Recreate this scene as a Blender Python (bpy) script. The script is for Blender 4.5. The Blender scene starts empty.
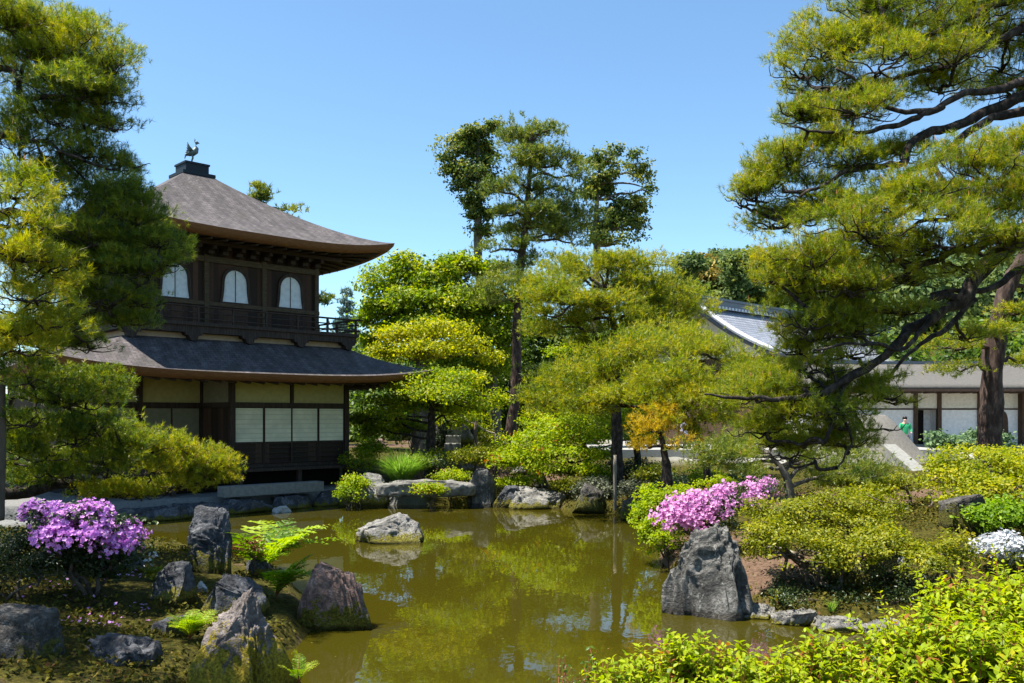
import bpy, bmesh, math, random
import numpy as np
from mathutils import Vector

# ------------------------------------------------------------------ camera, light, exposure
SC = bpy.context.scene
F, HY, H = 900.0, 417.0, 2.6            # focal length in pixels, horizon row, eye height above the water
cam = bpy.data.objects.new("camera", bpy.data.cameras.new("camera"))
SC.collection.objects.link(cam)
cam.location = (0, 0, H)
cam.rotation_euler = (math.radians(90), 0, 0)
cam.data.sensor_width = 36
cam.data.lens = F / 1024 * 36
cam.data.shift_y = (HY - 341.5) / 1024
cam.data.clip_start = 0.1
cam.data.clip_end = 3000
SC.camera = cam

SUN_EL, SUN_B = math.radians(68), math.radians(-4)      # elevation; degrees behind the picture plane, from the left
sdir = Vector((-math.cos(SUN_B) * math.cos(SUN_EL), math.sin(SUN_B) * math.cos(SUN_EL), math.sin(SUN_EL)))
world = bpy.data.worlds.new("World")
SC.world = world
world.use_nodes = True
wn = world.node_tree
for n in list(wn.nodes):
    wn.nodes.remove(n)
wo = wn.nodes.new("ShaderNodeOutputWorld")
wb = wn.nodes.new("ShaderNodeBackground")
ws = wn.nodes.new("ShaderNodeTexSky")
ws.sky_type = 'NISHITA'
ws.sun_disc = False
ws.sun_elevation = SUN_EL
ws.sun_rotation = math.atan2(sdir.x, sdir.y)
ws.altitude = 50
ws.air_density = 0.85
ws.dust_density = 0.15
ws.ozone_density = 3.0
wb.inputs['Strength'].default_value = 0.083
wt = wn.nodes.new("ShaderNodeMix")
wt.data_type = 'RGBA'; wt.blend_type = 'MULTIPLY'
wt.inputs[0].default_value = 1.0
wt.inputs[7].default_value = (0.91, 1.05, 1.02, 1)
wn.links.new(ws.outputs[0], wt.inputs[6])
wn.links.new(wt.outputs[2], wb.inputs[0])
wn.links.new(wb.outputs[0], wo.inputs[0])

sl = bpy.data.lights.new("sun", 'SUN')
sl.energy = 4.4
sl.angle = math.radians(0.55)
sl.color = (1.0, 0.95, 0.86)
sun = bpy.data.objects.new("sun", sl)
SC.collection.objects.link(sun)
sun.rotation_euler = sdir.to_track_quat('Z', 'Y').to_euler()
sun.location = (-30, 10, 60)

SC.view_settings.view_transform = 'Standard'
SC.view_settings.look = 'None'
SC.view_settings.exposure = 1.55
SC.view_settings.gamma = 1
SC.view_settings.use_curve_mapping = False
SC.render.engine = 'CYCLES'
SC.cycles.use_denoising = True
SC.cycles.max_bounces = 10
SC.cycles.diffuse_bounces = 6
SC.cycles.glossy_bounces = 3
SC.cycles.transmission_bounces = 6
SC.cycles.caustics_reflective = False
SC.cycles.caustics_refractive = False

# ------------------------------------------------------------------ helpers
RNG = np.random.default_rng(7)
KN, KL, KW = 5.5, 10.0, 1.5               # how thickly needles and leaves are set
random.seed(7)


def P(px, py, Y):
    return np.array([(px - 512) * Y / F, Y, H - (py - HY) * Y / F])


def Wt(px, py, z=0.0):
    Y = (H - z) * F / (py - HY)
    return np.array([(px - 512) * Y / F, Y, z])


def _hash(i, j, k, seed):
    n = (i * 374761393 + j * 668265263 + k * 1274126177 + seed * 974711) & 0x7fffffff
    n = ((n ^ (n >> 13)) * 1103515245 + 12345) & 0x7fffffff
    n = ((n ^ (n >> 15)) * 2654435 + 99991) & 0x7fffffff
    return (n & 0xffff) / 65535.0


def vnoise(p, seed=0):
    p = np.asarray(p, float)
    i = np.floor(p).astype(np.int64)
    f = p - i
    f = f * f * (3 - 2 * f)
    r = 0
    for a in (0, 1):
        wa = f[:, 0] if a else 1 - f[:, 0]
        for b in (0, 1):
            wb_ = f[:, 1] if b else 1 - f[:, 1]
            for c in (0, 1):
                wc = f[:, 2] if c else 1 - f[:, 2]
                r = r + wa * wb_ * wc * _hash(i[:, 0] + a, i[:, 1] + b, i[:, 2] + c, seed)
    return r * 2 - 1


def fbm(p, seed=0, oct=4):
    r = 0; a = 0.5; s = 1.0
    for o in range(oct):
        r = r + a * vnoise(p * s, seed + o * 17)
        a *= 0.5; s *= 2.03
    return r


def unit(v):
    return v / np.maximum(np.linalg.norm(v, axis=-1, keepdims=True), 1e-9)


def smooth(t):
    t = np.clip(t, 0, 1)
    return t * t * (3 - 2 * t)


def tag(o, label=None, cat=None, group=None, kind=None):
    if label: o["label"] = label
    if cat: o["category"] = cat
    if group: o["group"] = group
    if kind: o["kind"] = kind
    return o


def empty(name, loc, rz=0.0):
    o = bpy.data.objects.new(name, None)
    SC.collection.objects.link(o)
    o.location = [float(v) for v in loc]
    o.rotation_euler = (0, 0, rz)
    o.empty_display_size = 0.2
    return o


def raw_mesh(name, verts, tris, mat, parent=None, attr=None, smooth_sh=False, off=None):
    """numpy triangle soup -> one object"""
    verts = np.asarray(verts, np.float32)
    tris = np.asarray(tris, np.int32)
    if off is not None:
        verts = verts - np.asarray(off, np.float32)
    me = bpy.data.meshes.new(name)
    me.vertices.add(len(verts))
    me.vertices.foreach_set("co", verts.ravel())
    k = tris.shape[1]
    me.loops.add(tris.size)
    me.loops.foreach_set("vertex_index", tris.ravel())
    me.polygons.add(len(tris))
    me.polygons.foreach_set("loop_start", np.arange(0, tris.size, k, dtype=np.int32))
    me.polygons.foreach_set("loop_total", np.full(len(tris), k, np.int32))
    if smooth_sh:
        me.polygons.foreach_set("use_smooth", np.ones(len(tris), bool))
    me.update(calc_edges=True)
    if attr is not None:
        for an, av in attr.items():
            a = me.attributes.new(an, 'FLOAT', 'POINT')
            a.data.foreach_set("value", np.asarray(av, np.float32))
    me.materials.append(mat)
    o = bpy.data.objects.new(name, me)
    SC.collection.objects.link(o)
    if parent is not None:
        o.parent = parent
    return o


class MB:
    """collects shapes into one mesh"""
    def __init__(s):
        s.v = []; s.f = []; s.sm = []; s.n = 0

    def add(s, v, f, sm=False):
        s.v.extend([tuple(map(float, q)) for q in v])
        s.f.extend([tuple(int(i) + s.n for i in q) for q in f])
        s.sm.extend([sm] * len(f))
        s.n += len(v)

    def box(s, x0, x1, y0, y1, z0, z1):
        v = [(x0, y0, z0), (x1, y0, z0), (x1, y1, z0), (x0, y1, z0), (x0, y0, z1), (x1, y0, z1), (x1, y1, z1), (x0, y1, z1)]
        s.add(v, [(0, 3, 2, 1), (4, 5, 6, 7), (0, 1, 5, 4), (1, 2, 6, 5), (2, 3, 7, 6), (3, 0, 4, 7)])
        return s

    def tube(s, pts, rad, n=8, cap=True, wob=0.0, seed=0):
        pts = np.asarray(pts, float)
        rad = np.broadcast_to(np.asarray(rad, float), (len(pts),))
        T = unit(np.gradient(pts, axis=0))
        up = np.array([0, 0, 1.0]) if abs(T[0][2]) < 0.9 else np.array([1.0, 0, 0])
        V = []
        for i in range(len(pts)):
            a = unit(np.cross(T[i], up)); b = np.cross(T[i], a)
            up = -unit(np.cross(T[i], a)) if False else up
            for j in range(n):
                t = 2 * math.pi * j / n
                V.append(pts[i] + rad[i] * (math.cos(t) * a + math.sin(t) * b))
        V = np.array(V)
        if wob:
            d = vnoise(V / max(rad.max(), 1e-3) * 1.3, seed)
            c = np.repeat(pts, n, axis=0)
            V = c + (V - c) * (1 + wob * d)[:, None]
        Fq = []
        for i in range(len(pts) - 1):
            for j in range(n):
                k = (j + 1) % n
                Fq.append((i * n + j, i * n + k, (i + 1) * n + k, (i + 1) * n + j))
        if cap:
            Fq.append(tuple(range(n - 1, -1, -1)))
            Fq.append(tuple((len(pts) - 1) * n + j for j in range(n)))
        s.add(V, Fq, True)
        return s

    def prism(s, poly, y0, y1):
        """poly in (x, z), extruded along y"""
        n = len(poly)
        v = [(x, y0, z) for x, z in poly] + [(x, y1, z) for x, z in poly]
        f = [tuple(range(n)), tuple(range(2 * n - 1, n - 1, -1))]
        for i in range(n):
            j = (i + 1) % n
            f.append((i, i + n, j + n, j))
        s.add(v, f)
        return s

    def build(s, name, mat, parent=None, off=None, bevel=0):
        me = bpy.data.meshes.new(name)
        v = s.v if off is None else [(a - off[0], b - off[1], c - off[2]) for a, b, c in s.v]
        me.from_pydata(v, [], s.f)
        me.polygons.foreach_set("use_smooth", np.array(s.sm, bool))
        me.update()
        me.materials.append(mat)
        o = bpy.data.objects.new(name, me)
        SC.collection.objects.link(o)
        if parent is not None:
            o.parent = parent
        if bevel:
            b = o.modifiers.new("edge", 'BEVEL'); b.width = bevel; b.segments = 2; b.limit_method = 'ANGLE'
        return o


# ------------------------------------------------------------------ materials
def newmat(name):
    m = bpy.data.materials.new(name)
    m.use_nodes = True
    nt = m.node_tree
    for n in list(nt.nodes):
        nt.nodes.remove(n)
    out = nt.nodes.new("ShaderNodeOutputMaterial")
    return m, nt, out


def nd(nt, typ, **kw):
    n = nt.nodes.new(typ)
    for k, v in kw.items():
        if k.startswith("i_"):
            n.inputs[k[2:].replace("_", " ")].default_value = v
        else:
            setattr(n, k, v)
    return n


def ramp(nt, src, stops):
    r = nt.nodes.new("ShaderNodeValToRGB")
    e = r.color_ramp.elements
    while len(e) < len(stops):
        e.new(0.5)
    for el, (p, c) in zip(e, stops):
        el.position = p
        el.color = (*c, 1) if len(c) == 3 else c
    nt.links.new(src, r.inputs[0])
    return r


def noise(nt, scale, detail=4, rough=0.55, coord='Object', stretch=None, dist=0.0):
    tc = nt.nodes.new("ShaderNodeTexCoord")
    src = tc.outputs[coord]
    if stretch:
        mp = nt.nodes.new("ShaderNodeMapping")
        mp.inputs['Scale'].default_value = stretch
        nt.links.new(src, mp.inputs[0])
        src = mp.outputs[0]
    n = nt.nodes.new("ShaderNodeTexNoise")
    n.inputs['Scale'].default_value = scale
    n.inputs['Detail'].default_value = detail
    n.inputs['Roughness'].default_value = rough
    n.inputs['Distortion'].default_value = dist
    nt.links.new(src, n.inputs['Vector'])
    return n


def bump(nt, src, strength, dist, bsdf):
    b = nt.nodes.new("ShaderNodeBump")
    b.inputs['Strength'].default_value = strength
    b.inputs['Distance'].default_value = dist
    nt.links.new(src, b.inputs['Height'])
    nt.links.new(b.outputs[0], bsdf.inputs['Normal'])
    return b


def mixc(nt, fac, a, b, mode='MIX'):
    m = nt.nodes.new("ShaderNodeMix")
    m.data_type = 'RGBA'
    m.blend_type = mode
    for val, idx in ((fac, 0), (a, 6), (b, 7)):
        if hasattr(val, 'links') or isinstance(val, bpy.types.NodeSocket):
            nt.links.new(val, m.inputs[idx])
        elif idx == 0:
            m.inputs[0].default_value = val
        else:
            m.inputs[idx].default_value = (*val, 1)
    return m.outputs[2]


def leaf_mat(name, stops, trans=0.4, rough=0.5, spec=0.25):
    m, nt, out = newmat(name)
    at = nd(nt, "ShaderNodeAttribute", attribute_name="v")
    r = ramp(nt, at.outputs['Fac'], stops)
    pr = nd(nt, "ShaderNodeBsdfPrincipled")
    pr.inputs['Roughness'].default_value = rough
    pr.inputs['Specular IOR Level'].default_value = spec
    nt.links.new(r.outputs[0], pr.inputs['Base Color'])
    tr = nd(nt, "ShaderNodeBsdfTranslucent")
    hs = nd(nt, "ShaderNodeHueSaturation")
    hs.inputs['Saturation'].default_value = 1.1
    hs.inputs['Value'].default_value = 1.35
    nt.links.new(r.outputs[0], hs.inputs['Color'])
    nt.links.new(hs.outputs[0], tr.inputs[0])
    mx = nd(nt, "ShaderNodeMixShader")
    mx.inputs[0].default_value = trans
    nt.links.new(pr.outputs[0], mx.inputs[1])
    nt.links.new(tr.outputs[0], mx.inputs[2])
    nt.links.new(mx.outputs[0], out.inputs[0])
    return m


def simple(name, stops, scale=4, detail=5, rough=0.8, spec=0.3, stretch=None, bstr=0.3, bdist=0.01, coord='Object'):
    m, nt, out = newmat(name)
    n = noise(nt, scale, detail, 0.6, coord, stretch)
    r = ramp(nt, n.outputs[0], stops)
    pr = nd(nt, "ShaderNodeBsdfPrincipled")
    pr.inputs['Roughness'].default_value = rough
    pr.inputs['Specular IOR Level'].default_value = spec
    nt.links.new(r.outputs[0], pr.inputs['Base Color'])
    if bstr:
        bump(nt, n.outputs[0], bstr, bdist, pr)
    nt.links.new(pr.outputs[0], out.inputs[0])
    return m


def rock_mat(name, c0, c1, c2, moss=0.0, lichen=0.5, mosscol=(0.13, 0.115, 0.012), wet=0.12):
    """speckled stone; moss > 0 grows in patches from the foot of the stone upwards"""
    m, nt, out = newmat(name)
    n1 = noise(nt, 3.2, 8, 0.65, dist=0.4)
    r1 = ramp(nt, n1.outputs[0], [(0.32, c0), (0.5, c1), (0.66, c2)])
    n2 = noise(nt, 26, 4, 0.7)
    r2 = ramp(nt, n2.outputs[0], [(0.35, (0.45,) * 3), (0.6, (1.15,) * 3)])
    col = mixc(nt, 0.75, r1.outputs[0], r2.outputs[0], 'MULTIPLY')
    n3 = noise(nt, 9, 6, 0.75, dist=0.8)
    r3 = ramp(nt, n3.outputs[0], [(0.56, (0, 0, 0)), (0.64, (lichen,) * 3)])
    col = mixc(nt, r3.outputs[0], col, (0.42, 0.41, 0.38))
    n4 = noise(nt, 5, 6, 0.7, dist=1.2)
    r4 = ramp(nt, n4.outputs[0], [(0.30, (1, 1, 1)), (0.40, (0, 0, 0))])
    col = mixc(nt, r4.outputs[0], col, tuple(v * 0.22 for v in c0))
    if moss:
        at = nd(nt, "ShaderNodeAttribute", attribute_name="foot")
        n5 = noise(nt, 6.5, 8, 0.8, dist=1.0)
        ad = nd(nt, "ShaderNodeMath", operation='MULTIPLY_ADD')
        nt.links.new(n5.outputs[0], ad.inputs[0]); ad.inputs[1].default_value = 2.0; nt.links.new(at.outputs['Fac'], ad.inputs[2])
        half = nd(nt, "ShaderNodeMath", operation='MULTIPLY'); nt.links.new(ad.outputs[0], half.inputs[0]); half.inputs[1].default_value = 0.5
        r5 = ramp(nt, half.outputs[0], [(0.895 - moss * 0.21, (0, 0, 0)), (0.925 - moss * 0.21, (1, 1, 1))])
        n6 = noise(nt, 40, 3, 0.6)
        r6 = ramp(nt, n6.outputs[0], [(0.35, tuple(v * 0.45 for v in mosscol)), (0.65, tuple(v * 1.5 for v in mosscol))])
        col = mixc(nt, r5.outputs[0], col, r6.outputs[0])
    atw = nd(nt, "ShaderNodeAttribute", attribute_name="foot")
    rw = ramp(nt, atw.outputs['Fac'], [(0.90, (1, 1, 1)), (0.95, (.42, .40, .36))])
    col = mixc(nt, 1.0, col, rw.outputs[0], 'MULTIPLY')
    pr = nd(nt, "ShaderNodeBsdfPrincipled")
    pr.inputs['Roughness'].default_value = 0.85
    pr.inputs['Specular IOR Level'].default_value = 0.25
    nt.links.new(col, pr.inputs['Base Color'])
    ad2 = nd(nt, "ShaderNodeMath", operation='MULTIPLY_ADD')
    nt.links.new(n1.outputs[0], ad2.inputs[0]); ad2.inputs[1].default_value = 2.0
    nt.links.new(n2.outputs[0], ad2.inputs[2])
    bump(nt, ad2.outputs[0], 0.9, 0.05, pr)
    nt.links.new(pr.outputs[0], out.inputs[0])
    return m


def flat(name, col, rough=0.7, spec=0.3, metal=0):
    m, nt, out = newmat(name)
    pr = nd(nt, "ShaderNodeBsdfPrincipled")
    n = noise(nt, 7, 5, 0.6)
    r = ramp(nt, n.outputs[0], [(0.3, tuple(v * 0.85 for v in col)), (0.7, tuple(v * 1.1 for v in col))])
    nt.links.new(r.outputs[0], pr.inputs['Base Color'])
    pr.inputs['Roughness'].default_value = rough
    pr.inputs['Specular IOR Level'].default_value = spec
    pr.inputs['Metallic'].default_value = metal
    nt.links.new(pr.outputs[0], out.inputs[0])
    return m


M = {}
M['bark'] = simple("pine_bark", [(0.3, (0.010, 0.008, 0.007)), (0.5, (0.032, 0.024, 0.02)), (0.7, (0.10, 0.078, 0.064))], 14, 6, 0.9, 0.2, (1, 1, 0.45), 0.9, 0.03)
M['bark_red'] = simple("red_pine_bark", [(0.3, (0.022, 0.012, 0.009)), (0.5, (0.055, 0.035, 0.028)), (0.7, (0.13, 0.09, 0.072))], 9, 6, 0.9, 0.2, (1, 1, 0.35), 0.9, 0.04)
M['bark_grey'] = simple("grey_bark", [(0.3, (0.05, 0.042, 0.034)), (0.5, (0.12, 0.1, 0.08)), (0.7, (0.2, 0.17, 0.14))], 9, 6, 0.9, 0.2, (1, 1, 0.3), 0.6, 0.02)
M['twig'] = simple("twig_bark", [(0.3, (0.04, 0.028, 0.02)), (0.7, (0.13, 0.1, 0.075))], 20, 4, 0.9, 0.2, None, 0.3, 0.01)
M['needle'] = leaf_mat("pine_needles", [(0.0, (0.06, 0.105, 0.014)), (0.35, (0.17, 0.225, 0.018)), (0.7, (0.29, 0.31, 0.02)), (0.92, (0.40, 0.37, 0.025)), (0.97, (0.34, 0.14, 0.035)), (1.0, (0.36, 0.17, 0.06))], 0.5, 0.45, 0.35)
M['needle_shade'] = leaf_mat("shaded_pine_needles", [(0.0, (0.045, 0.085, 0.018)), (0.4, (0.12, 0.18, 0.022)), (0.75, (0.24, 0.275, 0.024)), (0.95, (0.34, 0.33, 0.026)), (1.0, (0.3, 0.17, 0.05))], 0.52, 0.4, 0.4)  # darker copy of the needle colours for the left pine's shaded pads
M['needle_far'] = leaf_mat("tall_pine_needles", [(0.0, (0.05, 0.09, 0.018)), (0.5, (0.14, 0.19, 0.026)), (1.0, (0.28, 0.28, 0.035))], 0.4, 0.45, 0.35)
M['needle_gold'] = leaf_mat("golden_pine_needles", [(0.0, (0.22, 0.16, 0.016)), (0.5, (0.44, 0.31, 0.022)), (1.0, (0.6, 0.44, 0.04))], 0.5, 0.5, 0.25)
M['maple'] = leaf_mat("maple_leaves", [(0.0, (0.07, 0.13, 0.008)), (0.4, (0.16, 0.24, 0.012)), (0.75, (0.28, 0.33, 0.013)), (1.0, (0.42, 0.4, 0.02))], 0.52, 0.45, 0.25)
M['maple_yellow'] = leaf_mat("young_maple_leaves", [(0.0, (0.13, 0.18, 0.008)), (0.4, (0.28, 0.31, 0.010)), (0.8, (0.42, 0.4, 0.012)), (1.0, (0.5, 0.4, 0.02))], 0.52, 0.45, 0.25)
M['broad_green'] = leaf_mat("broad_leaves", [(0.0, (0.03, 0.075, 0.010)), (0.5, (0.085, 0.16, 0.016)), (1.0, (0.18, 0.25, 0.02))], 0.4, 0.4, 0.35)
M['oak_dark'] = leaf_mat("evergreen_leaves", [(0.0, (0.035, 0.07, 0.018)), (0.5, (0.11, 0.155, 0.03)), (1.0, (0.27, 0.26, 0.04))], 0.4, 0.45, 0.22)
M['shade_wood'] = leaf_mat("wood_leaves", [(0.0, (0.03, 0.065, 0.012)), (0.6, (0.09, 0.15, 0.02)), (1.0, (0.2, 0.25, 0.03))], 0.45, 0.5, 0.3)
M['azalea_leaf'] = leaf_mat("azalea_leaves", [(0.0, (0.06, 0.085, 0.008)), (0.4, (0.16, 0.185, 0.010)), (0.8, (0.28, 0.285, 0.014)), (1.0, (0.36, 0.32, 0.02))], 0.42, 0.45, 0.22)
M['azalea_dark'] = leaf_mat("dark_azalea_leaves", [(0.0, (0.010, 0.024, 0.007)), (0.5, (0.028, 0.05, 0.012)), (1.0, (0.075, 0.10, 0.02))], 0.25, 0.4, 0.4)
M['lime'] = leaf_mat("lime_leaves", [(0.0, (0.11, 0.19, 0.006)), (0.4, (0.25, 0.33, 0.008)), (0.8, (0.37, 0.43, 0.010)), (0.955, (0.45, 0.42, 0.016)), (0.985, (0.3, 0.12, 0.03))], 0.5, 0.45, 0.2)
M['fern'] = leaf_mat("fern_fronds", [(0.0, (0.08, 0.16, 0.010)), (0.5, (0.2, 0.32, 0.014)), (1.0, (0.34, 0.44, 0.02))], 0.45, 0.5, 0.25)
M['grass'] = leaf_mat("grass_blades", [(0.0, (0.08, 0.17, 0.025)), (0.5, (0.17, 0.31, 0.04)), (1.0, (0.34, 0.44, 0.10))], 0.5, 0.5, 0.25)
M['bluegreen'] = leaf_mat("bluish_leaves", [(0.0, (0.05, 0.10, 0.045)), (0.5, (0.12, 0.2, 0.09)), (1.0, (0.24, 0.33, 0.13))], 0.35, 0.5, 0.3)
M['blueconifer'] = leaf_mat("blue_conifer_needles", [(0.0, (0.06, 0.11, 0.09)), (0.5, (0.11, 0.17, 0.14)), (1.0, (0.18, 0.25, 0.19))], 0.2, 0.5, 0.3)
M['greyshrub'] = leaf_mat("grey_green_leaves", [(0.0, (0.05, 0.06, 0.035)), (0.5, (0.11, 0.125, 0.075)), (1.0, (0.19, 0.2, 0.12))], 0.25, 0.5, 0.3)
M['hill'] = leaf_mat("hill_leaves", [(0.0, (0.05, 0.095, 0.035)), (0.5, (0.12, 0.17, 0.05)), (1.0, (0.22, 0.25, 0.06))], 0.35, 0.6, 0.2)
M['hill_gold'] = leaf_mat("hill_gold_leaves", [(0.0, (0.18, 0.15, 0.03)), (0.5, (0.34, 0.26, 0.06)), (1.0, (0.48, 0.36, 0.1))], 0.25, 0.6, 0.2)
M['redleaf'] = leaf_mat("red_new_leaves", [(0.0, (0.10, 0.025, 0.015)), (1.0, (0.22, 0.06, 0.03))], 0.35, 0.5, 0.3)
M['magenta'] = leaf_mat("purple_blossom", [(0.0, (0.40, 0.13, 0.48)), (0.5, (0.60, 0.27, 0.66)), (1.0, (0.78, 0.5, 0.8))], 0.35, 0.6, 0.2)
M['pink'] = leaf_mat("pink_blossom", [(0.0, (0.48, 0.17, 0.42)), (0.5, (0.63, 0.29, 0.55)), (1.0, (0.80, 0.52, 0.70))], 0.35, 0.6, 0.2)
M['white'] = leaf_mat("white_blossom", [(0.0, (0.4, 0.42, 0.44)), (1.0, (0.66, 0.67, 0.68))], 0.3, 0.6, 0.2)
M['red_stem'] = flat("red_stem", (0.22, 0.07, 0.03))
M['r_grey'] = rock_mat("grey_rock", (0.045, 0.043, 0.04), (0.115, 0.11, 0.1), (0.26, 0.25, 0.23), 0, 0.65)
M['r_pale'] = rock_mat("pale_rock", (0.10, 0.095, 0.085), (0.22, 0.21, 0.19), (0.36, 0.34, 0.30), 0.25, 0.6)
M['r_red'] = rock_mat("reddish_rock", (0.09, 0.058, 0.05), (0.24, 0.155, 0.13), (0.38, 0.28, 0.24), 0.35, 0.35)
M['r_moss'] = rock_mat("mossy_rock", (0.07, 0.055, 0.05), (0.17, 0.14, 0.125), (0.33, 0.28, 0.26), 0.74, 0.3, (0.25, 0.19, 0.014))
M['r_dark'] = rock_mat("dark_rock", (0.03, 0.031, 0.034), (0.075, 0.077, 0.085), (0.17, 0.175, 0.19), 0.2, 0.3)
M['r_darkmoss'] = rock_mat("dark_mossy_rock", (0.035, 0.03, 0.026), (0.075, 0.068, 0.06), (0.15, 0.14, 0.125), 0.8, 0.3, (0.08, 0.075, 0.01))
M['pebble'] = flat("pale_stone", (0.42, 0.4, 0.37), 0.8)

# pavilion materials
M['roof'] = None


def shingle_mat(name, c0, c1, c2):
    m, nt, out = newmat(name)
    uv = nd(nt, "ShaderNodeUVMap", uv_map="uv")
    br = nd(nt, "ShaderNodeTexBrick")
    br.inputs['Scale'].default_value = 1.0
    br.inputs['Mortar Size'].default_value = 0.012
    br.inputs['Brick Width'].default_value = 0.22
    br.inputs['Row Height'].default_value = 0.15
    br.inputs['Color1'].default_value = (0.62, 0.62, 0.62, 1)
    br.inputs['Color2'].default_value = (1.25, 1.25, 1.25, 1)
    br.inputs['Mortar'].default_value = (0.3, 0.3, 0.3, 1)
    nt.links.new(uv.outputs[0], br.inputs['Vector'])
    mp = nd(nt, "ShaderNodeMapping"); mp.inputs['Scale'].default_value = (2.2, 0.5, 1)
    nt.links.new(uv.outputs[0], mp.inputs[0])
    n = nd(nt, "ShaderNodeTexNoise"); n.inputs['Scale'].default_value = 1.6; n.inputs['Detail'].default_value = 8; n.inputs['Roughness'].default_value = 0.7
    nt.links.new(mp.outputs[0], n.inputs['Vector'])
    r = ramp(nt, n.outputs[0], [(0.3, c0), (0.5, c1), (0.72, c2)])
    col = mixc(nt, 0.8, r.outputs[0], br.outputs['Color'], 'MULTIPLY')
    pn = noise(nt, 0.9, 6, 0.7, dist=0.6)
    pm = ramp(nt, pn.outputs[0], [(0.52, (0, 0, 0)), (0.68, (.55, .55, .55))])
    col = mixc(nt, pm.outputs[0], col, (0.06, 0.055, 0.04))
    pr = nd(nt, "ShaderNodeBsdfPrincipled"); pr.inputs['Roughness'].default_value = 0.8; pr.inputs['Specular IOR Level'].default_value = 0.3
    nt.links.new(col, pr.inputs['Base Color'])
    bump(nt, br.outputs['Color'], 0.5, 0.02, pr)
    nt.links.new(pr.outputs[0], out.inputs[0])
    return m


M['roof'] = shingle_mat("cypress_shingles", (0.035, 0.03, 0.03), (0.078, 0.066, 0.066), (0.15, 0.128, 0.125))
M['eave'] = simple("eave_edge_wood", [(0.3, (0.10, 0.042, 0.018)), (0.6, (0.2, 0.09, 0.036))], 6, 4, 0.8, 0.2, (1, 1, 14), 0.4, 0.01)
M['wood'] = simple("old_dark_timber", [(0.3, (0.012, 0.008, 0.006)), (0.5, (0.035, 0.022, 0.016)), (0.7, (0.075, 0.048, 0.034))], 5, 6, 0.75, 0.3, (8, 8, 0.6), 0.3, 0.01)
M['beam'] = simple("weathered_beam", [(0.3, (0.03, 0.02, 0.011)), (0.7, (0.10, 0.068, 0.034))], 5, 6, 0.75, 0.3, (1, 8, 8), 0.3, 0.01)


def board_mat(name, c0, c1, width):
    m, nt, out = newmat(name)
    tc = nd(nt, "ShaderNodeTexCoord")
    mp = nd(nt, "ShaderNodeMapping"); mp.inputs['Scale'].default_value = (1 / width, 1 / width, 0.02)
    nt.links.new(tc.outputs['Object'], mp.inputs[0])
    vo = nd(nt, "ShaderNodeTexWhiteNoise")
    fl = nd(nt, "ShaderNodeVectorMath", operation='FLOOR')
    nt.links.new(mp.outputs[0], fl.inputs[0]); nt.links.new(fl.outputs[0], vo.inputs['Vector'])
    n = noise(nt, 6, 6, 0.65, stretch=(6, 6, 0.7))
    ad = nd(nt, "ShaderNodeMath", operation='MULTIPLY'); nt.links.new(vo.outputs[0], ad.inputs[0]); nt.links.new(n.outputs[0], ad.inputs[1])
    r = ramp(nt, ad.outputs[0], [(0.05, c0), (0.55, c1)])
    pr = nd(nt, "ShaderNodeBsdfPrincipled"); pr.inputs['Roughness'].default_value = 0.75; pr.inputs['Specular IOR Level'].default_value = 0.25
    nt.links.new(r.outputs[0], pr.inputs['Base Color'])
    bump(nt, vo.outputs[0], 0.5, 0.02, pr)
    nt.links.new(pr.outputs[0], out.inputs[0])
    return m


M['boards'] = board_mat("vertical_boards", (0.022, 0.013, 0.009), (0.085, 0.043, 0.026), 0.16)
M['koshi'] = board_mat("low_boards", (0.02, 0.013, 0.010), (0.065, 0.04, 0.028), 0.45)
M['paper'] = flat("shoji_paper", (0.60, 0.59, 0.49), 0.9, 0.1)
def paper_mat(name, col, step):
    m, nt, out = newmat(name)
    tc = nd(nt, "ShaderNodeTexCoord")
    sp = nd(nt, "ShaderNodeSeparateXYZ"); nt.links.new(tc.outputs['Object'], sp.inputs[0])
    mo = nd(nt, "ShaderNodeMath", operation='MODULO'); nt.links.new(sp.outputs[2], mo.inputs[0]); mo.inputs[1].default_value = step
    lt = nd(nt, "ShaderNodeMath", operation='LESS_THAN'); nt.links.new(mo.outputs[0], lt.inputs[0]); lt.inputs[1].default_value = 0.02
    n = noise(nt, 2.2, 6, 0.6)
    r = ramp(nt, n.outputs[0], [(0.3, tuple(v * .78 for v in col)), (0.65, tuple(v * 1.06 for v in col))])
    c = mixc(nt, lt.outputs[0], r.outputs[0], tuple(v * .72 for v in col))
    pr = nd(nt, "ShaderNodeBsdfPrincipled"); pr.inputs['Roughness'].default_value = 0.9
    nt.links.new(c, pr.inputs['Base Color']); nt.links.new(pr.outputs[0], out.inputs[0])
    return m


M['paper'] = paper_mat("shoji_paper", (0.68, 0.65, 0.49), 0.14)
M['winpaper'] = flat("window_paper", (0.66, 0.69, 0.72), 0.9, 0.1)
M['plaster'] = flat("cream_plaster", (0.40, 0.355, 0.16), 0.9, 0.1)
M['greypanel'] = flat("grey_panel", (0.2, 0.19, 0.13), 0.9, 0.1)
M['beige'] = flat("beige_band", (0.42, 0.31, 0.22), 0.85, 0.2)
M['bronze'] = flat("dark_bronze", (0.09, 0.13, 0.13), 0.5, 0.5, 0.4)
M['blackbox'] = flat("dark_ridge_box", (0.010, 0.018, 0.026), 0.6, 0.25)
M['cutstone'] = simple("cut_stone", [(0.3, (0.14, 0.14, 0.128)), (0.7, (0.24, 0.234, 0.212))], 9, 6, 0.85, 0.2, None, 0.3, 0.01)
M['slab'] = simple("bridge_stone", [(0.3, (0.06, 0.057, 0.05)), (0.5, (0.15, 0.143, 0.128)), (0.7, (0.27, 0.26, 0.235))], 6, 8, 0.85, 0.2, None, 0.6, 0.02)
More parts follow.
